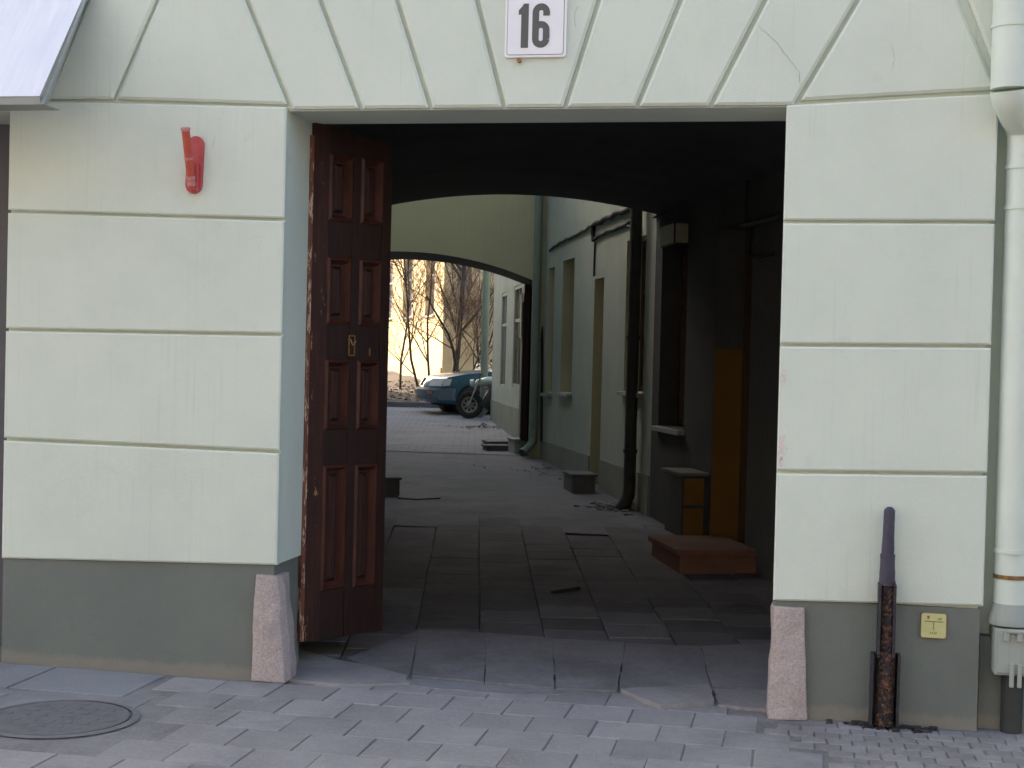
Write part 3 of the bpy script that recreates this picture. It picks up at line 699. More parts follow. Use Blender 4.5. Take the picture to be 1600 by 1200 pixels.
# wing beyond the second arch
w2 = empty('rear_wing', (GP(795, 680).x+0.4, GP(795, 680).y, ground_z(0, 18)), 'pale green rear wing with narrow shuttered windows beyond the second arch', 'building')
E0 = GP(822, 699); E1 = GP(767, 656)
E0 = Vector((E0.x, E0.y, 0)); E1 = Vector((E1.x, E1.y, 0)); uE = (E1-E0).normalized(); nE = (uE.y, -uE.x)
if nE[0] < 0: nE = (-nE[0], -nE[1])
def SE(px, py): s, z, _ = WP(px, py, E0, E1); return s, z
o1 = (SE(813, 560)[0], SE(801, 560)[0], SE(806, 606)[1], SE(806, 447)[1]); o2 = (SE(790, 560)[0], SE(782, 560)[0], SE(786, 606)[1], SE(786, 458)[1])
print('rear openings', o1, o2, (E1-E0).length)
LE = (E1-E0).length
wm, rv, uE2 = wall_open((E0.x, E0.y), (E1.x, E1.y), nE, -0.3, 6.0, [o1, o2], 0.09)
wm.build('wall', 'court', w2, recalc=False); [r_.build('reveal', 'court', w2, recalc=False) for r_ in rv]
for q in (o1, o2): add_window(w2, (E0.x, E0.y), uE2, nE, q[0], q[1], q[2], q[3], 0.06, False, 'whiteframe')
zpe = SE(790, 632)[1]
MB().obox((E0.x, E0.y), uE2, nE, 0.0, LE+0.012, -0.015, 0.0, -0.2, zpe).build('skirting', 'skirt', w2)
MB().prism([(E0.x+nE[0]*0.2, E0.y+nE[1]*0.2), (10, E0.y), (10, E1.y+0.8), (E1.x+nE[0]*0.2, E1.y+nE[1]*0.2)], -0.3, 6.0).build('inner_mass', 'court', w2)
MB().add([(E1.x, E1.y, -0.3), (E1.x+nE[0]*6, E1.y+nE[1]*6, -0.3), (E1.x+nE[0]*6, E1.y+nE[1]*6, 6.0), (E1.x, E1.y, 6.0)], [(0, 1, 2, 3)]).build('end_wall', 'court', w2, recalc=False)
# left wing along both courts (shades the yard)
w3 = empty('left_wing', (TL1.x-1, TL1.y+4, ground_z(0, 12)), 'plain plastered wing along the left of the courtyard behind the gate leaf', 'building')
P3 = [CW(-1.75, 15.9), CW(-3.45, 20.5), CW(-3.6, 23), CW(-4.9, 37.5)]
MB().prism([(TL1.x-0.02, TL1.y+0.02)]+[(p.x, p.y) for p in P3]+[(P3[-1].x-9, P3[-1].y-2), (-16, TL1.y)], -0.3, 7.4).build('wall', 'court', w3)

# far yellow building, corner towards us
yb = empty('yellow_building', DP(690, 600, 42.0), 'sunlit yellow building with tall narrow windows beyond the yard', 'building')
K0 = DP(690, 600, 42.0); ky = R(16.7); zg = ground_z(0, K0.y)
dl = CW(-math.sin(ky), math.cos(ky)) - CW(0, 0); dr = CW(math.cos(ky), math.sin(ky)) - CW(0, 0)
KL = Vector((K0.x+dl.x*22, K0.y+dl.y*22, 0)); KR = Vector((K0.x+dr.x*16, K0.y+dr.y*16, 0)); K0g = Vector((K0.x, K0.y, 0))
opsL = []
for (xa, xb, yt, ybm) in ((679, 665, 396, 493), (644, 630, 410, 498), (613, 599, 417, 503)):
    a = WP(xa, 450, K0g, KL)[0]; b = WP(xb, 450, K0g, KL)[0]; opsL.append((a, b, WP((xa+xb)/2, ybm, K0g, KL)[1], WP((xa+xb)/2, yt, K0g, KL)[1]))
print('yellow L', opsL)
st = opsL[1][0]-opsL[0][0]; wd = opsL[0][1]-opsL[0][0]
z0w, z1w = opsL[0][2], opsL[0][3]
opsL = [(0.9+2.55*k, 0.9+2.55*k+1.05, z0w, z1w) if k > 2 else (opsL[k][0], opsL[k][1], z0w, z1w) for k in range(3)]
opsL += [(opsL[2][0]+(opsL[2][0]-opsL[1][0])*k, opsL[2][1]+(opsL[2][0]-opsL[1][0])*k, z0w, z1w) for k in (1, 2, 3)]
opsL = [o_ for o_ in opsL if o_[1] < 21.5]
nL = (-(-dr.x), -(-dr.y)); nL = (dr.x, dr.y)          # into the building
nRr = (dl.x, dl.y)
opsR = []
for (xa, xb, yt, ybm) in ((714, 737, 404, 495),):
    a = WP(xa, 450, K0g, KR)[0]; b = WP(xb, 450, K0g, KR)[0]; opsR.append((a, b, WP(725, ybm, K0g, KR)[1], WP(725, yt, K0g, KR)[1]))
opsR += [(opsR[0][0]+3.0, opsR[0][1]+3.0, opsR[0][2], opsR[0][3]), (opsR[0][0]+6.0, opsR[0][1]+6.0, opsR[0][2], opsR[0][3])]
for (Q, nn, op) in ((KL, nL, opsL), (KR, nRr, opsR)):
    wm, rv, uu = wall_open((K0.x, K0.y), (Q.x, Q.y), nn, -0.3, 11, op, 0.25)
    wm.build('wall', 'yellow', yb, recalc=False); [r_.build('reveal', 'yellow', yb, recalc=False) for r_ in rv]
    for o_ in op: add_window(yb, (K0.x, K0.y), uu, nn, o_[0], o_[1], o_[2], o_[3], 0.2, True, 'whiteframe', 'paleglass')
    MB().obox((K0.x, K0.y), uu, nn, 0.0, 16, -0.05, 0.0, -0.2, WP(650, 572, K0g, KL)[1]).build('plinth', 'yellow', yb)
MB().prism([(K0.x+(dl.x+dr.x)*0.3, K0.y+(dl.y+dr.y)*0.3), (KR.x+dl.x*0.3, KR.y+dl.y*0.3), (KR.x+dl.x*18, KR.y+dl.y*18), (KL.x+dr.x*0.3, KL.y+dr.y*0.3)], -0.3, 11).build('inner_mass', 'yellow', yb)

# ================================================================== the wooden gate leaf
N0 = FP(474, 1003, 0.40); zb = N0.z; F0 = HP(597, 986, zb)
leaf = empty('gate_leaf', (N0.x, N0.y, zb), 'dark red brown panelled wooden gate leaf folded open at the left of the archway', 'gate')
uG = Vector((F0.x-N0.x, F0.y-N0.y)); WG = uG.length; uG /= WG; nG = (-uG.y, uG.x)       # away from the viewer side
if nG[0] > 0: nG = (-nG[0], -nG[1])
O = (N0.x, N0.y); ztop = WP(596, 226, N0, F0)[1]
print('leaf', N0, F0, WG, zb, ztop, ground_z(N0.x, N0.y))
rowsY = [(240, 345), (402, 507), (562, 672), (727, 922)]
RZ = [(WP(522, b, N0, F0)[1], WP(522, a, N0, F0)[1]) for a, b in rowsY]
cu = [(WP(503, 800, N0, F0)[0], WP(541, 800, N0, F0)[0]), (WP(553, 800, N0, F0)[0], WP(588, 800, N0, F0)[0])]
print('leaf cols', cu, RZ)
TG = 0.080
ztn = WP(491, 186, N0, F0)[1]; ztf = ztop
def ztp(s_): return ztn+(ztf-ztn)*s_/WG
def slope_box(m, s0, s1, d0, d1, z0, drop=0.0):
    def P8(s_, d, z): return (O[0]+uG.x*s_+nG[0]*d, O[1]+uG.y*s_+nG[1]*d, z)
    return m.hexa([P8(s0, d0, z0), P8(s1, d0, z0), P8(s1, d1, z0), P8(s0, d1, z0), P8(s0, d0, ztp(s0)-drop), P8(s1, d0, ztp(s1)-drop), P8(s1, d1, ztp(s1)-drop), P8(s0, d1, ztp(s0)-drop)])
def stile(s0, s1, mat='wood', nm='stile'): slope_box(MB(), s0, s1, 0, TG, zb).build(nm, mat, leaf, 0.003)
stile(0, cu[0][0]-0.001, 'wornstile'); stile(cu[0][1]+0.001, cu[1][0]-0.001); stile(cu[1][1]+0.001, WG)
zs = [zb]+[z for r in reversed(RZ) for z in r]+[ztop]
for k in range(0, len(zs), 2):
    for c in cu:
        if k == len(zs)-2: slope_box(MB(), c[0], c[1], 0.003, TG-0.004, zs[k], 0.002).build('rail', 'wood', leaf, 0.003)
        else: MB().obox(O, uG, nG, c[0], c[1], 0.003, TG-0.004, zs[k], zs[k+1]).build('rail', 'wood', leaf, 0.003)
for (z0, z1) in RZ:
    for (s0, s1) in cu:
        w = 0.035
        pm = MB(); def_ = 0.028
        def P(s, d, z): return (O[0]+uG.x*s+nG[0]*d, O[1]+uG.y*s+nG[1]*d, z)
        # fielded panel
        fs_ = [(s0, z0), (s1, z0), (s1, z1), (s0, z1)]; f2 = inset(fs_, w+0.012); f3 = inset(fs_, w+0.03)
        pm.add([P(s, 0.034, z) for s, z in fs_]+[P(s, 0.034, z) for s, z in f2]+[P(s, 0.016, z) for s, z in f3], [(i, (i+1) % 4, 4+(i+1) % 4, 4+i) for i in range(4)]+[(4+i, 4+(i+1) % 4, 8+(i+1) % 4, 8+i) for i in range(4)]+[(8, 9, 10, 11)])
        pn = pm.build('panel', 'woodpanel', leaf)
        # moulding round it
        mm = MB(); f1 = inset(fs_, w*0.4); f1b = inset(fs_, w)
        mm.add([P(s, 0.002, z) for s, z in fs_]+[P(s, -0.012, z) for s, z in f1]+[P(s, 0.033, z) for s, z in f1b], [(i, (i+1) % 4, 4+(i+1) % 4, 4+i) for i in range(4)]+[(4+i, 4+(i+1) % 4, 8+(i+1) % 4, 8+i) for i in range(4)])
        mm.build('moulding', 'woodtrim', pn)
# worn near edge
MB().obox(O, uG, nG, -0.026, -0.001, -0.004, TG+0.02, zb+0.004, ztop-0.002).build('edge_strip', 'worn', leaf, 0.003)
# lock plate and keyhole cover
sk, zk = WP(548, 540, N0, F0)[:2]
m = MB()
for a in ((-0.022, 0.022, 0.05, 0.058), (-0.022, 0.022, -0.058, -0.05), (-0.022, -0.015, -0.05, 0.05), (0.015, 0.022, -0.05, 0.05)): m.obox(O, uG, nG, sk+a[0], sk+a[1], -0.012, -0.001, zk+a[2], zk+a[3])
m.build('lock_frame', 'brass', leaf)
MB().tube([P(sk-0.012, -0.012, zk+0.035), P(sk-0.008, -0.03, zk), P(sk+0.012, -0.03, zk+0.025)], 0.005, 6).build('latch_hook', 'brass', leaf)
sk2, zk2 = WP(577, 550, N0, F0)[:2]
MB().obox(O, uG, nG, sk2-0.004, sk2+0.004, -0.006, 0.002, zk2-0.02, zk2+0.02).build('keyhole_cover', 'brass', leaf)

# ================================================================== things on the street front
# house number
c0 = FP(836, 30); s0 = FP(788, 92); s1 = FP(884, 90); s2 = FP(882, -30)
hn = empty('house_number_sign', (c0.x, -0.01, s0.z), 'white enamel house number plate above the gate with number 16', 'sign')
wS = (s1.x-s0.x); xS = (s0.x+s1.x)/2+0.003; z0S = s1.z; hS = wS*1.32; z1S = z0S+hS
def rrect(cx, cz, w, h, r, n=5):
    out = []
    for (qx, qz, a0) in ((1, 1, 0), (-1, 1, 90), (-1, -1, 180), (1, -1, 270)):
        for k in range(n+1):
            a = R(a0+90*k/n); out.append((cx+qx*(w/2-r)+math.cos(a)*r, cz+qz*(h/2-r)+math.sin(a)*r))
    return out
def plate(name, poly, ya, yb_, mat, parent, bevel=0.0):
    m = MB(); n = len(poly); m.add([(p[0], ya, p[1]) for p in poly]+[(p[0], yb_, p[1]) for p in poly], [tuple(range(n)), tuple(range(2*n-1, n-1, -1))]+[(i, (i+1) % n, n+(i+1) % n, n+i) for i in range(n)])
    return m.build(name, mat, parent, bevel)
czS = (z0S+z1S)/2
plate('plate', rrect(xS, czS, wS, hS, 0.016), -0.018, 0.004, 'enamel', hn, 0.003)
def ring(name, po, pi, y, mat, parent, t=0.001):
    m = MB(); n = len(po); m.add([(p[0], y, p[1]) for p in po]+[(p[0], y, p[1]) for p in pi], [(i, (i+1) % n, n+(i+1) % n, n+i) for i in range(n)])
    return m.build(name, mat, parent, recalc=False)
plate('border_line', rrect(xS, czS, wS-0.024, hS-0.024, 0.014), -0.0192, -0.0178, 'digit', hn)
face = plate('face', rrect(xS, czS, wS-0.029, hS-0.029, 0.012), -0.0206, -0.0190, 'enamel', hn)
def stroke(name, pts, w, y, mat, parent, depth=0.0015):
    pts = [Vector((p[0], p[1])) for p in pts]; n = len(pts); L_ = []; R_ = []
    for i in range(n):
        t = (pts[min(i+1, n-1)]-pts[max(i-1, 0)]).normalized(); q = Vector((-t.y, t.x))*w/2; L_.append(pts[i]+q); R_.append(pts[i]-q)
    m = MB(); P_ = L_+R_; N = len(P_)
    m.add([(p.x, y, p.y) for p in P_]+[(p.x, y+depth, p.y) for p in P_], [(i, i+1, n+i+1, n+i) for i in range(n-1)]+[(N+i, N+i+1, N+n+i+1, N+n+i) for i in range(n-1)]+[(i, i+1, N+i+1, N+i) for i in range(n-1)]+[(n+i, n+i+1, N+n+i+1, N+n+i) for i in range(n-1)])
    return m.build(name, mat, parent)
dt, db = FP(836, 7).z, FP(836, 76).z; dh = dt-db
xa, xb = FP(810, 40).x, FP(827, 40).x
m = plate('digit', [(xb, db), (xb, dt), (xb-0.026, dt), (xb-0.030, dt-0.010), (xb-0.050, dt-0.032), (xb-0.050, dt-0.055), (xb-0.037, dt-0.052), (xb-0.037, db)], -0.0226, -0.0204, 'digit', hn)
x6a, x6b = FP(833, 40).x, FP(860, 40).x; sw = 0.033; cx6 = (x6a+x6b)/2; rx = (x6b-x6a)/2-sw/2
path = [(cx6+rx, dt-0.28*dh)]
ztop6 = dt-sw/2-0.0; zbot6 = db+sw/2-0.001
path += [(cx6+rx*math.cos(R(a)), ztop6-rx+rx*math.sin(R(a))) for a in range(0, 181, 20)]
path += [(cx6-rx*math.cos(R(a)), zbot6+rx-rx*math.sin(R(a))) for a in range(0, 181, 20)]
bowl = [path[-1]]+[(cx6+rx*math.cos(R(a)), db+0.60*dh-rx-sw/2+rx*math.sin(R(a))) for a in range(0, 141, 20)]
six = stroke('digit', path, sw, -0.0228, 'digit', hn, 0.0024)
stroke('digit_bowl', bowl, sw, -0.0233, 'digit', six, 0.0024)
MB().tube([(FP(812, 95).x, -0.03, FP(812, 96).z), (FP(812, 95).x, 0.0, FP(812, 96).z)], 0.010, 8).build('rusty_bolt', 'gasred', hn)

# red flag holder
fh = empty('flag_holder', (FP(303, 300).x, 0, FP(303, 303).z), 'red painted metal flag holder on the left pier', 'flag holder')
a = FP(305, 225); b = FP(303, 290)
bz0, bz1 = FP(303, 303).z, FP(308, 213).z; bx0, bx1 = FP(291, 290).x, FP(320, 235).x
w = (bx1-bx0)
def capsule(cx0, cx1, z0, z1, r0, r1, n=10):
    out = [(cx1+r1*math.cos(R(180*k/n)), z1-r1+r1*math.sin(R(180*k/n))) for k in range(n+1)]
    out += [(cx0-r0*math.cos(R(180*k/n)), z0+r0-r0*math.sin(R(180*k/n))) for k in range(n+1)]
    return out
plate('back_plate', capsule(FP(304, 290).x, FP(307, 230).x, bz0, bz1, FP(317, 290).x-FP(304, 290).x, FP(320, 230).x-FP(307, 230).x), -0.016, 0.002, 'red', fh, 0.003)
pt = FP(290, 203, -0.14); pb = FP(300, 295, -0.04)
MB().tube([pb, pb.lerp(pt, 0.5), pt], [0.021, 0.021, 0.021], 14).build('tube', 'redtube', fh)
tdir = (pt-pb).normalized()
MB().tube([pt-tdir*0.004, pt+tdir*0.006, pt+tdir*0.012], [0.024, 0.026, 0.024], 14).build('rim', 'redband', fh)
for f_, h_ in ((0.10, 0.012), (0.19, 0.010), (0.52, 0.006)):
    q = pb.lerp(pt, f_); MB().tube([q-tdir*h_, q+tdir*h_], 0.0235, 14).build('band', 'redband', fh)
MB().box(pb.x-0.004, pb.y, pb.z-0.01, pb.x+0.03, -0.004, pb.z+0.13).build('bracket', 'red', fh, 0.003)

# gas marker
gz = empty('gas_marker_sign', (FP(1458, 997).x, 0.01, FP(1458, 997).z), 'small yellow square utility marker plate on the right plinth', 'sign')
gx0, gx1, gz0, gz1 = FP(1438, 977, 0.015).x, FP(1479, 977, 0.015).x, FP(1458, 997, 0.015).z, FP(1458, 957, 0.015).z
gcx, gcz, gw, gh = (gx0+gx1)/2, (gz0+gz1)/2, gx1-gx0, gz1-gz0
plate('rim', rrect(gcx, gcz, gw, gh, 0.012), 0.006, 0.0185, 'gasrim', gz)
plate('face', rrect(gcx, gcz, gw-0.007, gh-0.007, 0.010), 0.003, 0.0062, 'gasyellow', gz)
def bar(name, x0, z0, x1, z1, w, mat): stroke(name, [(gcx+x0*gw, gcz+z0*gh), (gcx+x1*gw, gcz+z1*gh)], w, 0.0018, mat, gz, 0.0013)
bar('mark', -0.36, 0.16, 0.36, 0.16, 0.004, 'gasmark'); bar('mark', 0.0, 0.15, 0.0, -0.16, 0.004, 'gasmark')
for dx in (-0.25, -0.21, -0.17): bar('symbol', dx, 0.38, -0.21+(dx+0.21)*0.3, 0.26, 0.004, 'gasred')
for k, dx in enumerate((0.17, 0.23, 0.28)): bar('numeral', dx-0.02, 0.22, dx+0.02, 0.32, 0.003, 'gasmark')
for k, dx in enumerate((-0.12, -0.04, 0.04, 0.10)): bar('numeral', dx-0.02, -0.34, dx+0.02, -0.24, 0.003, 'gasmark')

# cable riser
rz = empty('cable_riser', (FP(1381, 1132).x, -0.06, 0), 'black tarred cable riser standing against the right plinth', 'cable riser')
def RP(px, py): p = FP(px, py, -0.06); return p
def seg_tube(name, y0, y1, hw0, hw1, mat, x0, x1, ribs=0, jit=0.0):
    a, b = RP(x0, y0), RP(x1, y1); n = 14; pts = [a.lerp(b, i/n) for i in range(n+1)]
    k = (FP(1400, 900, -0.06)-FP(1300, 900, -0.06)).length/100
    rr = [(hw0+(hw1-hw0)*i/n)*k*(1+jit*random.uniform(-1, 1)) for i in range(n+1)]
    m = MB(); m.tube(pts, rr, 16); return m.build(name, mat, rz)
seg_tube('rubber_cap', 797, 868, 8.5, 10, 'rubber', 1390, 1387, 0, 0.03)
MB().tube([RP(1390, 800), RP(1390.3, 795), RP(1390.5, 792)], [0.027, 0.022, 0.010], 14).build('cap_end', 'rubber', rz)
seg_tube('rubber_sleeve', 866, 914, 11.5, 12.5, 'rubber', 1387, 1386, 0, 0.03)
seg_tube('cable_bundle', 908, 1024, 11, 11.5, 'rusty', 1388, 1385, 0, 0.05)
seg_tube('cable_bundle', 1018, 1132, 14, 15.5, 'rusty', 1385, 1381, 0, 0.05)
def channel(y0, y1, xc0, xc1, hw, name):
    k = (FP(1400, 900, -0.06)-FP(1300, 900, -0.06)).length/100; W = hw*k; m = MB()
    a, b = RP(xc0, y0), RP(xc1, y1)
    prof = [(-W, -0.035), (-W+0.014, -0.037), (-W+0.016, 0.03), (W-0.016, 0.03), (W-0.014, -0.037), (W, -0.035), (W, 0.055), (-W, 0.055)]
    n = len(prof); vs = [(a.x+p[0], a.y+p[1], a.z) for p in prof]+[(b.x+p[0], b.y+p[1], b.z) for p in prof]
    m.add(vs, [tuple(range(n)), tuple(range(2*n-1, n-1, -1))]+[(i, (i+1) % n, n+(i+1) % n, n+i) for i in range(n)]); m.build(name, 'tar', rz, 0.003)
channel(912, 1026, 1386.5, 1383.5, 14, 'upper_channel'); channel(1022, 1133, 1384, 1380, 23, 'lower_channel')
tf = GP(1381, 1138)
m = MB(); rnd = random.Random(11)
for k in range(40):
    x = tf.x+rnd.gauss(0, 0.13)+0.05; y = -0.03-abs(rnd.gauss(0, 0.03)); s = rnd.uniform(0.008, 0.02)
    m.hexa([(x+dx*s*rnd.uniform(.6, 1.2), y+dy*s*rnd.uniform(.6, 1.2), zz) for zz in (-0.005, s*0.8) for dx, dy in ((-1, -1), (1, -1), (1, 1), (-1, 1))])
o = m.build('tar_crumbs', 'tar', None); tag(o, 'black tar crumbs at the foot of the cable riser', 'tar', kind='stuff')

# downpipe on the right, with inspection box
dpx = empty('downpipe', (FP(1590, 1100, 0.05).x, 0.05, 0.2), 'pale green street downpipe with grey inspection box right of the pier', 'drainpipe')
rP = 0.078
xlow = FP(1571, 300, 0.06).x+rP; xup = FP(1549, 80, -0.10).x+rP+0.012
zE0, zE1 = FP(1560, 140, -0.1).z, FP(1580, 205, 0.0).z
MB().tube([(xup, -0.10, 6.0), (xup, -0.10, zE0)], rP+0.012, 24).build('upper_pipe', 'pipe', dpx)
pts = []
for i in range(9):
    t = i/8; s = 0.5-0.5*math.cos(math.pi*t); pts.append((xup+(xlow-xup)*s, -0.10+0.16*s, zE0+(zE1-zE0)*t))
MB().tube(pts, [rP+0.014]*3+[rP+0.01]*3+[rP+0.006]*3, 24).build('elbow', 'pipe', dpx)
zB = FP(1580, 955, 0.06).z
MB().tube([(xlow, 0.06, zE1), (xlow, 0.06, zB-0.05)], rP, 24).build('lower_pipe', 'pipe', dpx)
for py, mt in ((325, 'pipe'), (262, 'pipe'), (860, 'pipe'), (900, 'brass')):
    z = FP(1580, py, 0.06).z; MB().tube([(xlow, 0.06, z-0.010), (xlow, 0.06, z+0.010)], rP+(0.006 if mt == 'pipe' else 0.004), 24).build('collar', mt, dpx)
z = FP(1580, 42, -0.1).z; MB().tube([(xup, -0.10, z-0.008), (xup, -0.10, z+0.008)], rP+0.017, 24).build('collar', 'pipe', dpx)
MB().tube([(xlow, 0.06, zB-0.06), (xlow, 0.06, zB-0.035), (xlow, 0.06, zB), (xlow, 0.06, zB+0.04)], [rP+0.02, rP+0.022, rP+0.012, rP+0.001], 24).build('socket', 'boxgreen', dpx)
zb1 = FP(1580, 1055, -0.03).z
bx = MB().box(xlow-rP-0.0, -0.05, zb1, xlow+rP+0.10, 0.165, zB-0.07).build('inspection_box', 'boxgreen', dpx, 0.008)
MB().box(xlow-rP+0.012, -0.058, zb1+0.012, xlow+rP+0.09, -0.049, zB-0.075).build('lid', 'boxgreen', bx, 0.004)
hx = FP(1583, 975, -0.06).x
MB().tube([(hx-0.03, -0.068, zB-0.075), (hx+0.05, -0.068, zB-0.075)], 0.011, 10).build('hinge', 'boxgreen', bx)
for dx in (-0.028, 0.03): MB().box(hx+dx-0.012, -0.075, zB-0.12, hx+dx+0.012, -0.055, zB-0.07).build('hinge_strap', 'boxgreen', bx, 0.003)
for dx in (0.0, 0.035): MB().box(hx+dx-0.010, -0.072, zb1-0.05, hx+dx+0.010, -0.052, zb1+0.06).build('latch_prong', 'boxgreen', bx, 0.004)
MB().tube([(xlow+0.02, 0.06, zb1+0.02), (xlow+0.02, 0.06, -0.05)], 0.05, 16).build('drain_stub', 'darkpipe', dpx)
MB().box(PRX+0.0, 0.09, -0.2, PRX+1.5, 0.168, FP(1580, 1062, 0.09).z+0.2).build('plinth', 'plinth', gate, 0.004)

# awning, upper left
aw = empty('shop_awning', (-4.4, -0.4, 3.0), 'white sloping shop awning with grey frame at the upper left', 'awning')
d_ = ray(62, 150); yb0 = -0.53; pB = CAM + d_*((yb0-CAM.y)/d_.y)          # lower corner
d_ = ray(128, 0); yt0 = yb0; pT = CAM + d_*((pB.x-CAM.x)/d_.x)
sl_ = (pT.y-pB.y)/(pT.z-pB.z); zwall = pB.z+(0.0-pB.y)/sl_
print('awning', pB, pT, zwall)
XA0 = -6.4; n = 24; m = MB(); vs = []
for j in range(9):
    t = j/8
    for i in range(n+1):
        x = XA0+(pB.x-XA0)*i/n; vs.append((x, pB.y*(1-t)+0.008*math.sin(i*1.3)*t*(1-t)*4, pB.z+(zwall-pB.z)*t))
m.add(vs, [(j*(n+1)+i, j*(n+1)+i+1, (j+1)*(n+1)+i+1, (j+1)*(n+1)+i) for j in range(8) for i in range(n)], True); m.build('sheet', 'cloth', aw, recalc=False)
MB().hexa([(pB.x+0.001, pB.y+0.0, pB.z-0.04), (pB.x+0.022, pB.y+0.0, pB.z-0.04), (pB.x+0.022, pB.y+0.035, pB.z-0.04), (pB.x+0.001, pB.y+0.035, pB.z-0.04), (pB.x+0.001, -0.02, zwall-0.02), (pB.x+0.022, -0.02, zwall-0.02), (pB.x+0.022, -0.002, zwall), (pB.x+0.001, -0.002, zwall)]).build('side_bar', 'greymetal', aw)
MB().box(XA0, pB.y+0.004, pB.z-0.04, pB.x, pB.y+0.03, pB.z-0.002).build('front_bar', 'greymetal', aw)
MB().box(XA0, pB.y+0.032, pB.z-0.036, pB.x-0.002, pB.y+0.20, pB.z-0.030).build('underside', 'greymetal', aw)

# manhole
mh = empty('manhole_cover', (MH.x, MH.y, 0), 'round dark manhole cover in the paving at lower left', 'manhole cover')
RM = MHR
def disc(cx, cy, r, z0, z1, n=40): return [(cx+r*math.cos(2*math.pi*k/n), cy+r*math.sin(2*math.pi*k/n)) for k in range(n)]
MB().prism(disc(MH.x, MH.y, RM, 0, 0), -0.03, 0.006).build('cover', 'iron', mh, 0.003)
m = MB(); po, pi_ = disc(MH.x, MH.y, RM+0.045, 0, 0), disc(MH.x, MH.y, RM+0.012, 0, 0); n = 40
m.add([(p[0], p[1], 0.0005) for p in po]+[(p[0], p[1], 0.005) for p in pi_], [(i, (i+1) % n, n+(i+1) % n, n+i) for i in range(n)]); m.build('collar', 'flagstone', mh, recalc=False)
for k in range(7):
    for q in range(7):
        x, y = MH.x+(k-3)*0.085, MH.y+(q-3)*0.085
        if (x-MH.x)**2+(y-MH.y)**2 < (RM-0.05)**2: MB().box(x-0.02, y-0.02, 0.004, x+0.02, y+0.02, 0.0078).build('stud', 'iron', mh)

# ================================================================== things in the archway and courts
def block(name, A, u, n, s0, s1, d0, d1, z0, z1, mat, label, cat, bev=0.012, group=None):
    m = MB().obox(A, u, n, s0, s1, d0, d1, z0, z1); o = m.build(name, mat, None, bev); return tag(o, label, cat, group)
# red-fronted step under the ochre doorway
a = GP(1063, 897); b = GP(1034, 868)
sS0, _, _ = WP(1177, 870, T0, A1); zst = HP(1063, 859, 0)  # height from the front edge
pz = WP(1063, 859, a, a+Vector((nR[0], nR[1], 0)))[1]
perp = (Vector((a.x-T0.x, a.y-T0.y)).dot(Vector(nR)))
sa = Vector((a.x-T0.x, a.y-T0.y)).dot(uT); sb = Vector((b.x-T0.x, b.y-T0.y)).dot(uT)
print('step', sa, sb, perp, pz)
st = empty('door_step', (a.x, a.y, a.z), 'red fronted concrete doorstep below the ochre doorway in the archway', 'step')
zg_ = ground_z(0, a.y)
MB().obox(AT, uT, nR, sa+0.02, max(sb, sa+0.7), perp, 0.02, zg_-0.1, pz-0.05).build('base', 'brickred', st, 0.008)
MB().obox(AT, uT, nR, sa+0.0, max(sb, sa+0.7)+0.03, perp-0.03, 0.02, pz-0.048, pz).build('tread', 'brickred', st, 0.01)
# ochre meter cabinet with a sloping lid beside the doorway
ga, gb_ = SZ(1118, 800)[0], SZ(1068, 800)[0]
zc0, zc1_ = SZ(1100, 842)[1], SZ(1100, 742)[1]
gc = empty('meter_cabinet', (T0.x+uT.x*ga, T0.y+uT.y*ga, zc0), 'ochre gas meter cabinet with two panels beside the archway doorway', 'cabinet')
gs0 = max(dB+0.04, ga); gs1 = gs0+0.55
MB().obox(AT, uT, nR, gs0, gs1, -0.24, -0.004, pz*0+zg_+0.12, zc1_).build('body', 'darkpipe', gc, 0.006)
zm = (zg_+0.12+zc1_)/2
for za_, zb__ in ((zg_+0.14, zm-0.015), (zm+0.015, zc1_-0.02)):
    MB().obox(AT, uT, nR, gs0-0.012, gs0-0.001, -0.225, -0.05, za_, zb__).build('panel', 'ochre', gc, 0.003)
MB().obox(AT, uT, nR, gs0-0.03, gs1+0.03, -0.28, -0.004, zc1_+0.002, zc1_+0.03).build('lid', 'stone', gc, 0.006)
# lit-edge sign box above the passage window
la, lb = SZ(1077, 368)[0], SZ(1049, 368)[0]; lz0, lz1 = SZ(1062, 386)[1], SZ(1062, 352)[1]
lx = empty('wall_sign_box', (T0.x+uT.x*la, T0.y+uT.y*la, lz0), 'small cream sign box high on the right archway wall', 'sign')
MB().obox(AT, uT, nR, la, lb-0.12, -0.14, -0.003, lz0, lz1).build('case', 'darkpipe', lx, 0.006)
MB().obox(AT, uT, nR, la-0.006, la-0.001, -0.13, -0.012, lz0+0.015, lz1-0.015).build('face', 'lightbox', lx)
MB().obox(AT, uT, nR, la+0.02, lb-0.14, -0.146, -0.141, lz0+0.015, lz1-0.015).build('face', 'lightbox', lx)
# cables and conduits in the archway
def wall_path(pix, A, B, off, nrm):
    out = []
    for p in pix:
        s, z, q = WP(p[0], p[1], A, B); out.append(Vector((q.x-nrm[0]*off, q.y-nrm[1]*off, z)))
    return out
def wire(name, pix, A, B, r, mat, label, cat, nrm=nR, grp=None):
    o = MB().tube(wall_path(pix, A, B, r+0.004, nrm), r, 8).build(name, mat, None); return tag(o, label, cat, grp)
wire('conduit', [(1165, 352), (1195, 346), (1230, 336)], T0, A1, 0.024, 'darkpipe', 'grey horizontal conduit near the top right of the dark archway', 'pipe')
wire('conduit', [(1174, 240), (1171, 290), (1168, 348)], T0, A1, 0.014, 'cable', 'thin black vertical conduit above the grey conduit in the archway', 'pipe')
wire('conduit', [(1176, 356), (1174, 395), (1182, 402), (1212, 396)], T0, A1, 0.014, 'cable', 'bent black conduit below the grey conduit in the archway', 'pipe')
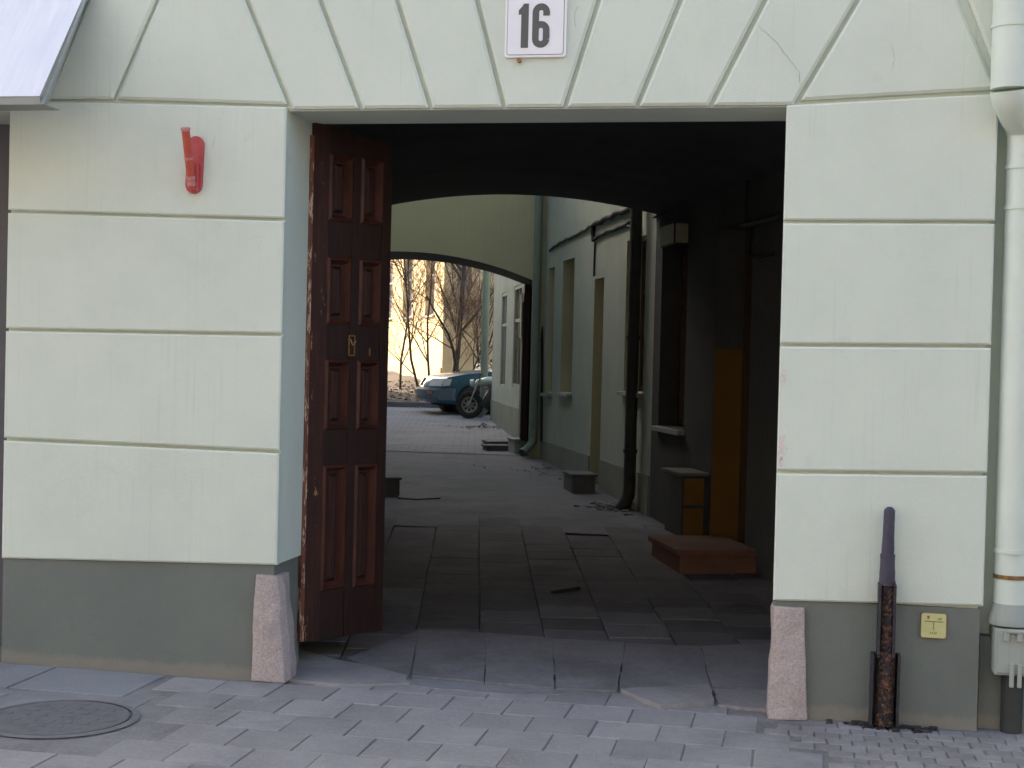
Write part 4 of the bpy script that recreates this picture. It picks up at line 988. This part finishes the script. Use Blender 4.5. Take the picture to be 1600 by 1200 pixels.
wire('cable', [(1024, 340), (1042, 330), (1047, 300), (1058, 275), (1090, 245), (1125, 232)], T0, A1, 0.012, 'cable', 'black cable curving up the archway wall from the corner', 'cable')
# cables on the court wall
rnd = random.Random(3)
def wobble(p0, p1, n, amp):
    return [(p0[0]+(p1[0]-p0[0])*i/n, p0[1]+(p1[1]-p0[1])*i/n+rnd.uniform(-amp, amp)) for i in range(n+1)]
wire('cable', wobble((1000, 322), (932, 350), 12, 2.2)+[(931, 366), (932, 376)], A1, B1, 0.030, 'cable', 'thick black cable sagging along the top of the courtyard wall', 'cable')
wire('cable', [(932, 374)]+wobble((940, 368), (1000, 342), 10, 2.0), A1, B1, 0.020, 'cable', 'black cable running below the thick one on the courtyard wall', 'cable')
wire('cable', wobble((928, 354), (868, 384), 12, 2.0)+[(862, 392)], A1, B1, 0.018, 'cable', 'thin cable trailing down towards the second arch on the courtyard wall', 'cable')
wire('cable', [(932, 376), (931, 400), (930, 432)], A1, B1, 0.012, 'cable', 'short upright cable dropping to the courtyard door', 'cable')
wire('cable', [(1003, 356), (985, 354)], A1, B1, 0.020, 'cable', 'short cable stub beside the dark downpipe', 'cable')
# downpipes
def dpipe(name, label, top, bot, off, rr, mat, A, B, nrm, shoe=(-0.22, 0.0), rings=()):
    s0, z0_, q0 = WP(bot[0], bot[1], A, B); s1_, z1_, q1 = WP(top[0], top[1], A, B)
    c = Vector((q0.x-nrm[0]*off, q0.y-nrm[1]*off, 0)); e = empty(name, (c.x, c.y, ground_z(c.x, c.y)), label, 'drainpipe')
    MB().tube([(c.x, c.y, z0_), (c.x, c.y, z1_)], rr, 18, False).build('pipe', mat, e)
    d = Vector((shoe[0], shoe[1], 0)); pts = [Vector((c.x, c.y, z0_+0.001))]
    for i in range(1, 6):
        t = i/5; pts.append(Vector((c.x, c.y, z0_))+d*(t**1.5)+Vector((0, 0, -0.20*t**0.8)))
    MB().tube(pts, [rr+0.004]*5+[rr+0.012], 18, False).build('shoe', mat, e)
    for ry in rings:
        z = WP((top[0]+bot[0])/2, ry, A, B)[1]; MB().tube([(c.x, c.y, z-0.02), (c.x, c.y, z+0.02)], rr+0.012, 18).build('bracket', mat, e)
    return e
sh = -Vector((nR[0], nR[1]))*0.13
dpipe('downpipe', 'dark downpipe at the corner where the archway meets the courtyard', (1009, 300), (998, 768), 0.10, 0.062, 'darkpipe', A1, B1, nR, (sh.x, sh.y), (528, 706))
dpipe('downpipe', 'green downpipe in the corner beside the second arch', (845, 290), (833, 685), 0.05, 0.055, 'greenpipe', B1e, C1, (nA[0], nA[1]), (-0.12, -0.18), (532, 660))
dpipe('downpipe', 'green downpipe at the far corner of the rear wing', (766, 380), (763, 640), 0.10, 0.075, 'greenpipe', E0, E1, nE, (-0.24, -0.10), ())
# thin dark conduit right of the green pipe
wire('conduit', [(852, 300), (850, 480), (848, 690)], A1, B1, 0.018, 'cable', 'thin dark conduit running down the courtyard wall corner', 'pipe')
# stone blocks and steps
def stone(label, px0, px1, pyb, pyt, dpt, mat='stone', name='stone_step', cat='step'):
    a, b = GP(px0, pyb), GP(px1, pyb); zt_s = DP((px0+px1)/2, pyt, (a-CAM).dot(Vector((-math.sin(YAW), math.cos(YAW), 0)))).z
    u = Vector((b.x-a.x, b.y-a.y)); L_ = u.length; u /= L_; n = (-u.y, u.x)
    if n[1] < 0: n = (u.y, -u.x)
    zg2 = ground_z(a.x, a.y)
    t = empty(name, (a.x, a.y, zg2), label, cat)
    MB().obox((a.x, a.y), u, n, 0.01, L_-0.01, 0.01, dpt, zg2-0.08, zt_s-0.03).build('riser', mat, t, 0.015)
    MB().obox((a.x, a.y), u, n, -0.01, L_+0.01, -0.015, dpt, zt_s-0.029, zt_s).build('tread', mat, t, 0.010)
    return t
stone('dark stone doorstep block against the courtyard wall', 893, 932, 771, 741, 0.5)
stone('dark stone block at the left foot of the archway exit', 575, 626, 776, 746, 0.5)
stone('low flat stone step beside the second arch', 759, 800, 705, 696, 0.3)
stone('upper slab of the stone steps beyond the second arch', 764, 801, 697, 690, 0.5)
stone('squat plastered block at the foot of the second arch', 803, 829, 710, 686, 0.45, 'court', 'stone_block', 'block')
# rubble
def rubble(label, px, py, spread, n, smax, seed):
    rnd = random.Random(seed); c = GP(px, py); m = MB()
    for k in range(n):
        x = c.x+rnd.gauss(0, spread); y = c.y+rnd.gauss(0, spread); s = rnd.uniform(0.25, 1)*smax; z = ground_z(x, y)+max(0, 0.10-0.5*math.hypot(x-c.x, y-c.y))*rnd.random()
        vs = []
        for zz in (-0.4, 0.6):
            for dx, dy in ((-1, -1), (1, -1), (1, 1), (-1, 1)): vs.append((x+dx*s*rnd.uniform(.4, 1), y+dy*s*rnd.uniform(.4, 1), z+zz*s*rnd.uniform(.6, 1.2)))
        m.hexa(vs)
    o = m.build('rubble', 'rubble', None); tag(o, label, 'rubble', kind='stuff')
rubble('loose grey rubble below the dark downpipe', 978, 795, 0.20, 140, 0.045, 1)
rubble('broken grey paving bits by the rear wing corner', 756, 668, 0.22, 90, 0.03, 2)
rubble('grit along the foot of the courtyard wall', 860, 735, 0.35, 80, 0.02, 3)
tag(flag('drain_cover', [(622, 774), (650, 771), (685, 774), (688, 779), (650, 781), (622, 779)], 'iron', None, 0.012, 0.004, 3), 'thin iron drain cover beside the left stone block', 'drain cover')
# slat lying on the archway floor
a, b = GP(862, 928), GP(905, 921)
tag(MB().tube([a+Vector((0, 0, 0.012)), b+Vector((0, 0, 0.012))], 0.012, 6).build('stick', 'cable', None), 'thin dark stick lying on the archway floor', 'stick')

# ================================================================== cars
def wheel(parent, c, ax, r, w):
    ax = Vector(ax).normalized(); c = Vector(c)
    t = MB(); n = 28; up = Vector((0, 0, 1)); fwd = up.cross(ax)
    prof = [(r*0.60, -w/2), (r*0.93, -w/2), (r, -w*0.36), (r, w*0.36), (r*0.93, w/2), (r*0.60, w/2)]
    vs = [c+(up*math.sin(2*math.pi*k/n)+fwd*math.cos(2*math.pi*k/n))*p[0]+ax*p[1] for k in range(n) for p in prof]; q = len(prof)
    t.add(vs, [(k*q+i, k*q+(i+1) % q, ((k+1) % n)*q+(i+1) % q, ((k+1) % n)*q+i) for k in range(n) for i in range(q)], True)
    o = t.build('wheel', 'tyre', parent)
    h = MB(); prof = [(0.001, w*0.30), (r*0.20, w*0.30), (r*0.24, w*0.22), (r*0.48, w*0.26), (r*0.52, w*0.44), (r*0.62, w*0.46), (r*0.62, -w*0.3)]
    q = len(prof); vs = [c+(up*math.sin(2*math.pi*k/n)+fwd*math.cos(2*math.pi*k/n))*p[0]+ax*p[1] for k in range(n) for p in prof]
    h.add(vs, [(k*q+i, k*q+i+1, ((k+1) % n)*q+i+1, ((k+1) % n)*q+i) for k in range(n) for i in range(q-1)], True); h.build('rim', 'rim', o)
    sp = MB()
    for k in range(8):
        an = 2*math.pi*k/8; d = up*math.sin(an)+fwd*math.cos(an); e = ax.cross(d)
        p = [c+d*r*0.28-e*0.018+ax*w*0.24, c+d*r*0.28+e*0.018+ax*w*0.24, c+d*r*0.46+e*0.022+ax*w*0.27, c+d*r*0.46-e*0.022+ax*w*0.27]
        sp.add([v+ax*0.004 for v in p]+[v+ax*0.010 for v in p], [(0, 1, 2, 3), (4, 5, 6, 7), (0, 1, 5, 4), (1, 2, 6, 5), (2, 3, 7, 6), (3, 0, 4, 7)])
    sp.build('rim_slot', 'tyre', o)
    return o
def hatchback(name, label, front_wheel_pt, heading, paint):
    # local: +x forward, y left (half width .84), z up; origin on ground under front axle centre
    ca, sa_ = math.cos(heading), math.sin(heading); near = Vector(front_wheel_pt)
    # the near-side front wheel touches the ground at front_wheel_pt (local y = +0.72)
    og = near - Vector((-sa_*0.74, ca*0.74, 0))
    def T(x, y, z): return Vector((og.x+ca*x-sa_*y, og.y+sa_*x+ca*y, og.z+z))
    car = empty(name, tuple(og), label, 'car')
    WB, rw = 2.47, 0.295
    def archp(cx, r, n=10): return [(cx+r*math.cos(R(180*k/n)), 0.27+r*math.sin(R(180*k/n))) for k in range(n+1)]
    low = [(0.80, 0.24)] + [(0.84, 0.30), (0.86, 0.46), (0.82, 0.62), (0.74, 0.74), (0.60, 0.80), (0.20, 0.865), (-0.30, 0.925), (-1.2, 0.95), (-2.4, 0.97), (-3.05, 0.98), (-3.16, 0.86), (-3.20, 0.60), (-3.17, 0.36), (-3.10, 0.25)]
    bot = [(-WB-0.37, 0.25)]+[p for p in reversed(archp(-WB, 0.365))]+[(-WB+0.37, 0.20), (-0.37, 0.20)]+[p for p in reversed(archp(0, 0.365))]+[(0.37, 0.22)]
    prof = low+bot
    lay_ = [(-1.0, 0.985), (-0.95, 0.998), (-0.7, 1.0), (0, 1.0), (0.7, 1.0), (0.95, 0.998), (1.0, 0.985)]
    m = MB(); n = len(prof); vs = []
    for (f, sc) in lay_:
        for (x, z) in prof:
            xx = x - (0.16*abs(f)**3 if x > 0.45 else 0)*(min(1, (x-0.45)/0.3)) + (0.10*abs(f)**3 if x < -3 else 0)
            zz = z - (0.035*abs(f)**2 if z > 0.7 else 0)
            wy = 0.83*f*(1.0 if 0.3 < z < 0.75 else 0.985)
            vs.append(T(xx, wy, zz))
    q = len(lay_); fs = [(k*n+i, k*n+(i+1) % n, (k+1)*n+(i+1) % n, (k+1)*n+i) for k in range(q-1) for i in range(n)]
    fs += [tuple(range(n)), tuple((q-1)*n+i for i in range(n))]
    m.add(vs, fs, False); body = m.build('body', paint, car)
    for p in body.data.polygons: p.use_smooth = len(p.vertices) == 4
    # greenhouse
    gs = [(-0.42, 0.93, 0.76), (-1.12, 1.38, 0.60), (-2.30, 1.42, 0.60), (-2.95, 1.36, 0.58), (-3.08, 0.97, 0.74)]
    g = MB(); base = [(-0.40, 0.925), (-3.08, 0.965)]
    vs = [T(-0.40, s*0.75, 0.90) for s in (-1, 1)]+[T(-1.12, s*0.60, 1.375) for s in (-1, 1)]+[T(-2.3, s*0.60, 1.42) for s in (-1, 1)]+[T(-2.9, s*0.58, 1.37) for s in (-1, 1)]+[T(-3.1, s*0.75, 0.95) for s in (-1, 1)]
    g.add(vs, [(0, 1, 3, 2), (2, 3, 5, 4), (4, 5, 7, 6), (6, 7, 9, 8), (0, 2, 4, 6, 8), (1, 3, 5, 7, 9), (0, 1, 9, 8)]); g.build('cabin', paint, car, 0.03, 3)
    def quad(nm, pts, mat, lift=0.006):
        P_ = [T(*p) for p in pts]; nn = (P_[1]-P_[0]).cross(P_[2]-P_[0]).normalized()
        cc = T(-1.7, 0, 0.8)
        if nn.dot(P_[0]-cc) < 0: nn = -nn
        k = len(P_); MB().add([p+nn*0.001 for p in P_]+[p+nn*lift for p in P_], [tuple(range(k)), tuple(range(k, 2*k))]+[(i, (i+1) % k, k+(i+1) % k, k+i) for i in range(k)]).build(nm, mat, car)
    quad('windscreen', [(-0.47, -0.66, 0.945), (-0.47, 0.66, 0.945), (-1.07, 0.54, 1.345), (-1.07, -0.54, 1.345)], 'carglass')
    for s in (-1, 1):
        quad('side_window', [(-0.62, s*0.735, 0.955), (-1.14, s*0.612, 1.34), (-1.62, s*0.609, 1.36), (-1.62, s*0.73, 0.965)], 'carglass')
        quad('side_window', [(-1.70, s*0.73, 0.965), (-1.70, s*0.609, 1.36), (-2.6, s*0.603, 1.35), (-2.8, s*0.735, 0.975)], 'carglass')
        def nose(f, z, off): 
            xp = {0.585: 0.835, 0.735: 0.745, 0.42: 0.885, 0.48: 0.885}[z]
            return T(xp-0.16*f**3+off, s*(0.83*f+0.012), z)
        hl = MB(); fl = [0.42, 0.55, 0.68, 0.8, 0.9, 0.98]
        vs = [nose(f, 0.585, 0.012) for f in fl]+[T(0.50, s*0.845, 0.60)]+[nose(f, 0.735, 0.012) for f in fl]+[T(0.46, s*0.842, 0.735)]
        vs += [nose(f, 0.585, -0.05) for f in fl]+[T(0.50, s*0.80, 0.60)]+[nose(f, 0.735, -0.05) for f in fl]+[T(0.46, s*0.80, 0.735)]
        n7 = 7; hl.add(vs, [(k, k+1, n7+k+1, n7+k) for k in range(6)]+[(k, k+1, 2*n7+k+1, 2*n7+k) for k in range(6)]+[(n7+k, n7+k+1, 3*n7+k+1, 3*n7+k) for k in range(6)]); hl.build('headlight', 'lamp', car)
        il = MB(); fl = [0.62, 0.72, 0.82]
        vs = [nose(f, 0.42, 0.036) for f in fl]+[nose(f, 0.48, 0.036) for f in fl]; il.add(vs+[v+(T(0.012, 0, 0)-T(0, 0, 0)) for v in vs], [(0, 1, 4, 3), (1, 2, 5, 4), (6, 7, 10, 9), (7, 8, 11, 10), (0, 1, 7, 6), (1, 2, 8, 7), (3, 4, 10, 9), (4, 5, 11, 10)]); il.build('indicator', 'amber', car)
        MB().tube([T(-0.62, s*0.78, 0.98), T(-0.60, s*0.86, 0.99), T(-0.60, s*0.98, 1.0)], [0.03, 0.07, 0.05], 8).build('mirror', paint, car)
    # bumper
    bm_ = MB(); cs = []
    for k in range(13):
        f = -1+2*k/12; x = 0.885-0.17*abs(f)**3; cs.append((x, f*0.83))
    cs = [(0.42, -0.845)]+cs+[(0.42, 0.845)]
    vs = [];
    for (x, y) in cs: vs += [T(x, y, 0.30), T(x+0.03, y, 0.36), T(x+0.03, y, 0.50), T(x, y, 0.54), T(x-0.06, y*0.97, 0.54), T(x-0.06, y*0.97, 0.30)]
    bm_.add(vs, [(k*6+i, k*6+(i+1) % 6, (k+1)*6+(i+1) % 6, (k+1)*6+i) for k in range(len(cs)-1) for i in range(6)]+[tuple(range(6)), tuple((len(cs)-1)*6+i for i in range(6))], False); bm_.build('bumper', 'bumper', car)
    # dark wheel housings, wheels
    for cx in (0, -WB):
        for s in (-1, 1):
            MB().tube([T(cx, s*0.40, 0.29), T(cx, s*0.80, 0.29)], 0.355, 20).build('wheel_housing', 'dark', car)
            wheel(car, T(cx, s*0.745, rw), (T(0, s, 0)-T(0, 0, 0)), rw, 0.185)
    MB().hexa([T(-2.9, -0.72, 0.16), T(0.5, -0.72, 0.16), T(0.5, 0.72, 0.16), T(-2.9, 0.72, 0.16), T(-2.9, -0.72, 0.24), T(0.5, -0.72, 0.24), T(0.5, 0.72, 0.24), T(-2.9, 0.72, 0.24)]).build('underbody', 'dark', car)
    return car
fwp = GP(737, 649)
print('car wheel', fwp)
# heads to the left of the picture, nose turned slightly towards us
hd = math.atan2(-math.sin(YAW), -math.cos(YAW)) + R(17)
hatchback('parked_car', 'blue hatchback parked nose left behind the green downpipe', fwp, hd, 'bluecar')
# motorcycle half hidden by the far downpipe
mo = GP(737, 654); fx = CW(-1, 0.0)-CW(0, 0); fy = CW(0, -1)-CW(0, 0)
def TM(x, y, z): return Vector((mo.x, mo.y, mo.z)) + fx*x + fy*y + Vector((0, 0, z))
mb = empty('motorcycle', tuple(mo), 'dark motorcycle with pale green fairing half hidden behind the far downpipe', 'motorcycle')
for cx in (0.05, -1.25): wheel(mb, TM(cx, 0.0, 0.27), fy, 0.27, 0.09)
MB().tube([TM(0.06, 0.07, 0.27), TM(-0.05, 0.07, 0.55), TM(-0.14, 0.07, 0.78)], 0.022, 8).build('fork', 'chrome', mb)
MB().tube([TM(0.06, -0.07, 0.27), TM(-0.05, -0.07, 0.55), TM(-0.14, -0.07, 0.78)], 0.022, 8).build('fork', 'chrome', mb)
MB().tube([TM(-0.02, 0, 0.62), TM(-0.10, 0, 0.70), TM(-0.30, 0, 0.74), TM(-0.62, 0, 0.74), TM(-0.72, 0, 0.70)], [0.03, 0.07, 0.10, 0.10, 0.05], 14).build('fairing', 'greencar', mb)
MB().tube([TM(-0.70, 0, 0.68), TM(-0.95, 0, 0.70), TM(-1.3, 0, 0.74), TM(-1.45, 0, 0.74)], [0.08, 0.11, 0.10, 0.04], 12).build('seat', 'tar', mb)
MB().tube([TM(-0.25, 0, 0.22), TM(-0.4, 0, 0.40), TM(-0.7, 0, 0.38), TM(-0.85, 0, 0.3)], [0.14, 0.22, 0.22, 0.10], 12).build('engine', 'tar', mb)
MB().tube([TM(-0.16, 0.30, 0.88), TM(-0.14, 0, 0.80), TM(-0.16, -0.30, 0.88)], 0.014, 8).build('handlebar', 'tar', mb)
MB().tube([TM(-0.02, 0.0, 0.70), TM(0.05, 0, 0.70)], [0.08, 0.07], 14).build('headlamp', 'lamp', mb)
MB().tube([TM(-0.28, 0.14, 0.60), TM(-0.28, 0.2, 0.60)], 0.03, 8).build('indicator', 'amber', mb)

# ================================================================== bare trees, shrubs, leaf litter
def grow(m_tr, m_tw, p, d, r, L_, lvl, rnd, maxl):
    n = 5; pts = [p.copy()]; rr = [r]; q = p.copy(); dd = d.copy()
    for i in range(n):
        dd = (dd+Vector((rnd.gauss(0, .09), rnd.gauss(0, .09), rnd.gauss(0.03, .06)))).normalized()
        q = q+dd*(L_/n); pts.append(q.copy()); rr.append(max(0.0035, r*(1-0.65*(i+1)/n)))
    (m_tr if lvl < 2 else m_tw).tube(pts, rr, 8 if lvl == 0 else (5 if lvl == 1 else 3), lvl < 2)
    if lvl >= maxl: return
    k = {0: 13, 1: 8, 2: 5}.get(lvl, 3)
    for j in range(k):
        t = rnd.uniform(0.10, 1.0); i = min(n-1, int(t*n)); b = pts[i].lerp(pts[i+1], t*n-i)
        ax = (pts[i+1]-pts[i]).normalized(); side = Vector((rnd.gauss(0, 1), rnd.gauss(0, 1), rnd.gauss(0, .4))); side = (side-ax*side.dot(ax)).normalized()
        nd_ = (ax*0.75+side*rnd.uniform(.45, .9)+Vector((0, 0, 0.12))).normalized()
        grow(m_tr, m_tw, b, nd_, max(0.0045, rr[i]*rnd.uniform(.35, .6)), L_*rnd.uniform(.38, .62)*(1.15-0.5*t), lvl+1, rnd, maxl)
def tree(name, label, px, py, zc, h, r, lean, seed, maxl=3, grp=None):
    rnd = random.Random(seed); b = DP(px, py, zc); b.z = bed_z(b.x, b.y)-0.05
    e = empty(name, tuple(b), label, 'tree', grp); a, c = MB(), MB()
    d = (Vector((0, 0, 1)) + (CW(lean, 0)-CW(0, 0))).normalized()
    grow(a, c, b, d, r, h, 0, rnd, maxl)
    a.build('trunk', 'bark', e, recalc=False); c.build('crown', 'twig', e, recalc=False)
tree('bare_tree', 'tallest bare tree with dark trunk behind the blue car', 706, 590, 36.0, 5.2, 0.085, 0.02, 21)
tree('bare_tree', 'slender bare tree with straight stem in front of the sunlit wall', 672, 600, 37.5, 4.4, 0.035, -0.10, 4)
tree('bare_tree', 'leaning bare sapling at the left of the sunlit wall', 655, 615, 36.0, 4.2, 0.035, -0.22, 9)
tree('bare_tree', 'thin bare sapling just right of the dark trunk', 716, 590, 36.5, 3.2, 0.028, 0.10, 12, 3)
tree('bare_tree', 'arching bare shrub stem leaning right towards the downpipe', 738, 585, 36.2, 3.6, 0.03, 0.35, 15)
tree('bare_tree', 'second arching bare stem nearest the green downpipe', 728, 588, 37.0, 3.6, 0.03, 0.26, 18)
tree('bare_tree', 'pale twiggy bush against the shaded yellow wall', 750, 585, 38.5, 4.6, 0.04, 0.05, 25)
tree('bare_tree', 'twiggy young tree close to the gate leaf edge', 625, 606, 38.0, 4.0, 0.035, 0.05, 41)
rnd = random.Random(8); m = MB()
for k in range(4200):
    x = rnd.uniform(-16, -4); y = rnd.uniform(ys[0]+0.1, ys[0]+9); z = bed_z(x, y)+0.01; s = rnd.uniform(.03, .07); an = rnd.uniform(0, 6.28); t1, t2 = rnd.uniform(-.03, .03), rnd.uniform(-.02, .05)
    c_, s_ = math.cos(an)*s, math.sin(an)*s
    m.add([(x-c_, y-s_, z), (x+s_*.6, y-c_*.6, z+t1+.01), (x+c_, y+s_, z+t2), (x-s_*.6, y+c_*.6, z+.015)], [(0, 1, 2, 3)])
tag(m.build('leaf_litter', 'leaf', None, recalc=False), 'brown fallen leaves covering the garden bed', 'leaves', kind='stuff')
# kerb between yard and garden bed
kb = empty('kerb', (CW(-1, 32.3).x, CW(-1, 32.3).y, ground_z(0, 25)), 'low dark kerb along the front of the garden bed', 'kerb')
for k in range(14):
    a = CW(-7+k*1.0, 32.35); b = CW(-6.02+k*1.0, 32.35); zz = ground_z(a.x, (a.y+b.y)/2)
    u = Vector((b.x-a.x, b.y-a.y)); L_ = u.length; u /= L_
    MB().obox((a.x, a.y), u, (-u.y, u.x), 0, L_, 0, 0.14, zz-0.05, zz+0.12).build('kerbstone', 'stone', kb, 0.012)

# ================================================================== unseen building across the street (behind the viewpoint), added to bounce warm light
ob = empty('opposite_building', (0, -17, 0), 'unseen cream plastered building added across the road to bounce light', 'building')
opsO = [(2+3.0*k, 3.2+3.0*k, z, z+1.9) for k in range(18) for z in (1.2, 4.8, 8.2)]
wm, rv, uO = wall_open((28, -16.5), (-30, -16.5), (0, -1), -0.3, 11.5, opsO, 0.2)
wm.build('wall', 'opposite', ob, recalc=False)
for r_ in rv: r_.build('reveal', 'opposite', ob, recalc=False)
for o_ in opsO: MB().obox((28, -16.5), uO, (0, -1), o_[0], o_[1], 0.19, 0.2, o_[2], o_[3]).build('pane', 'glass', ob)
MB().box(-30, -26, -0.3, 28, -16.8, 11.5).build('inner_mass', 'opposite', ob)
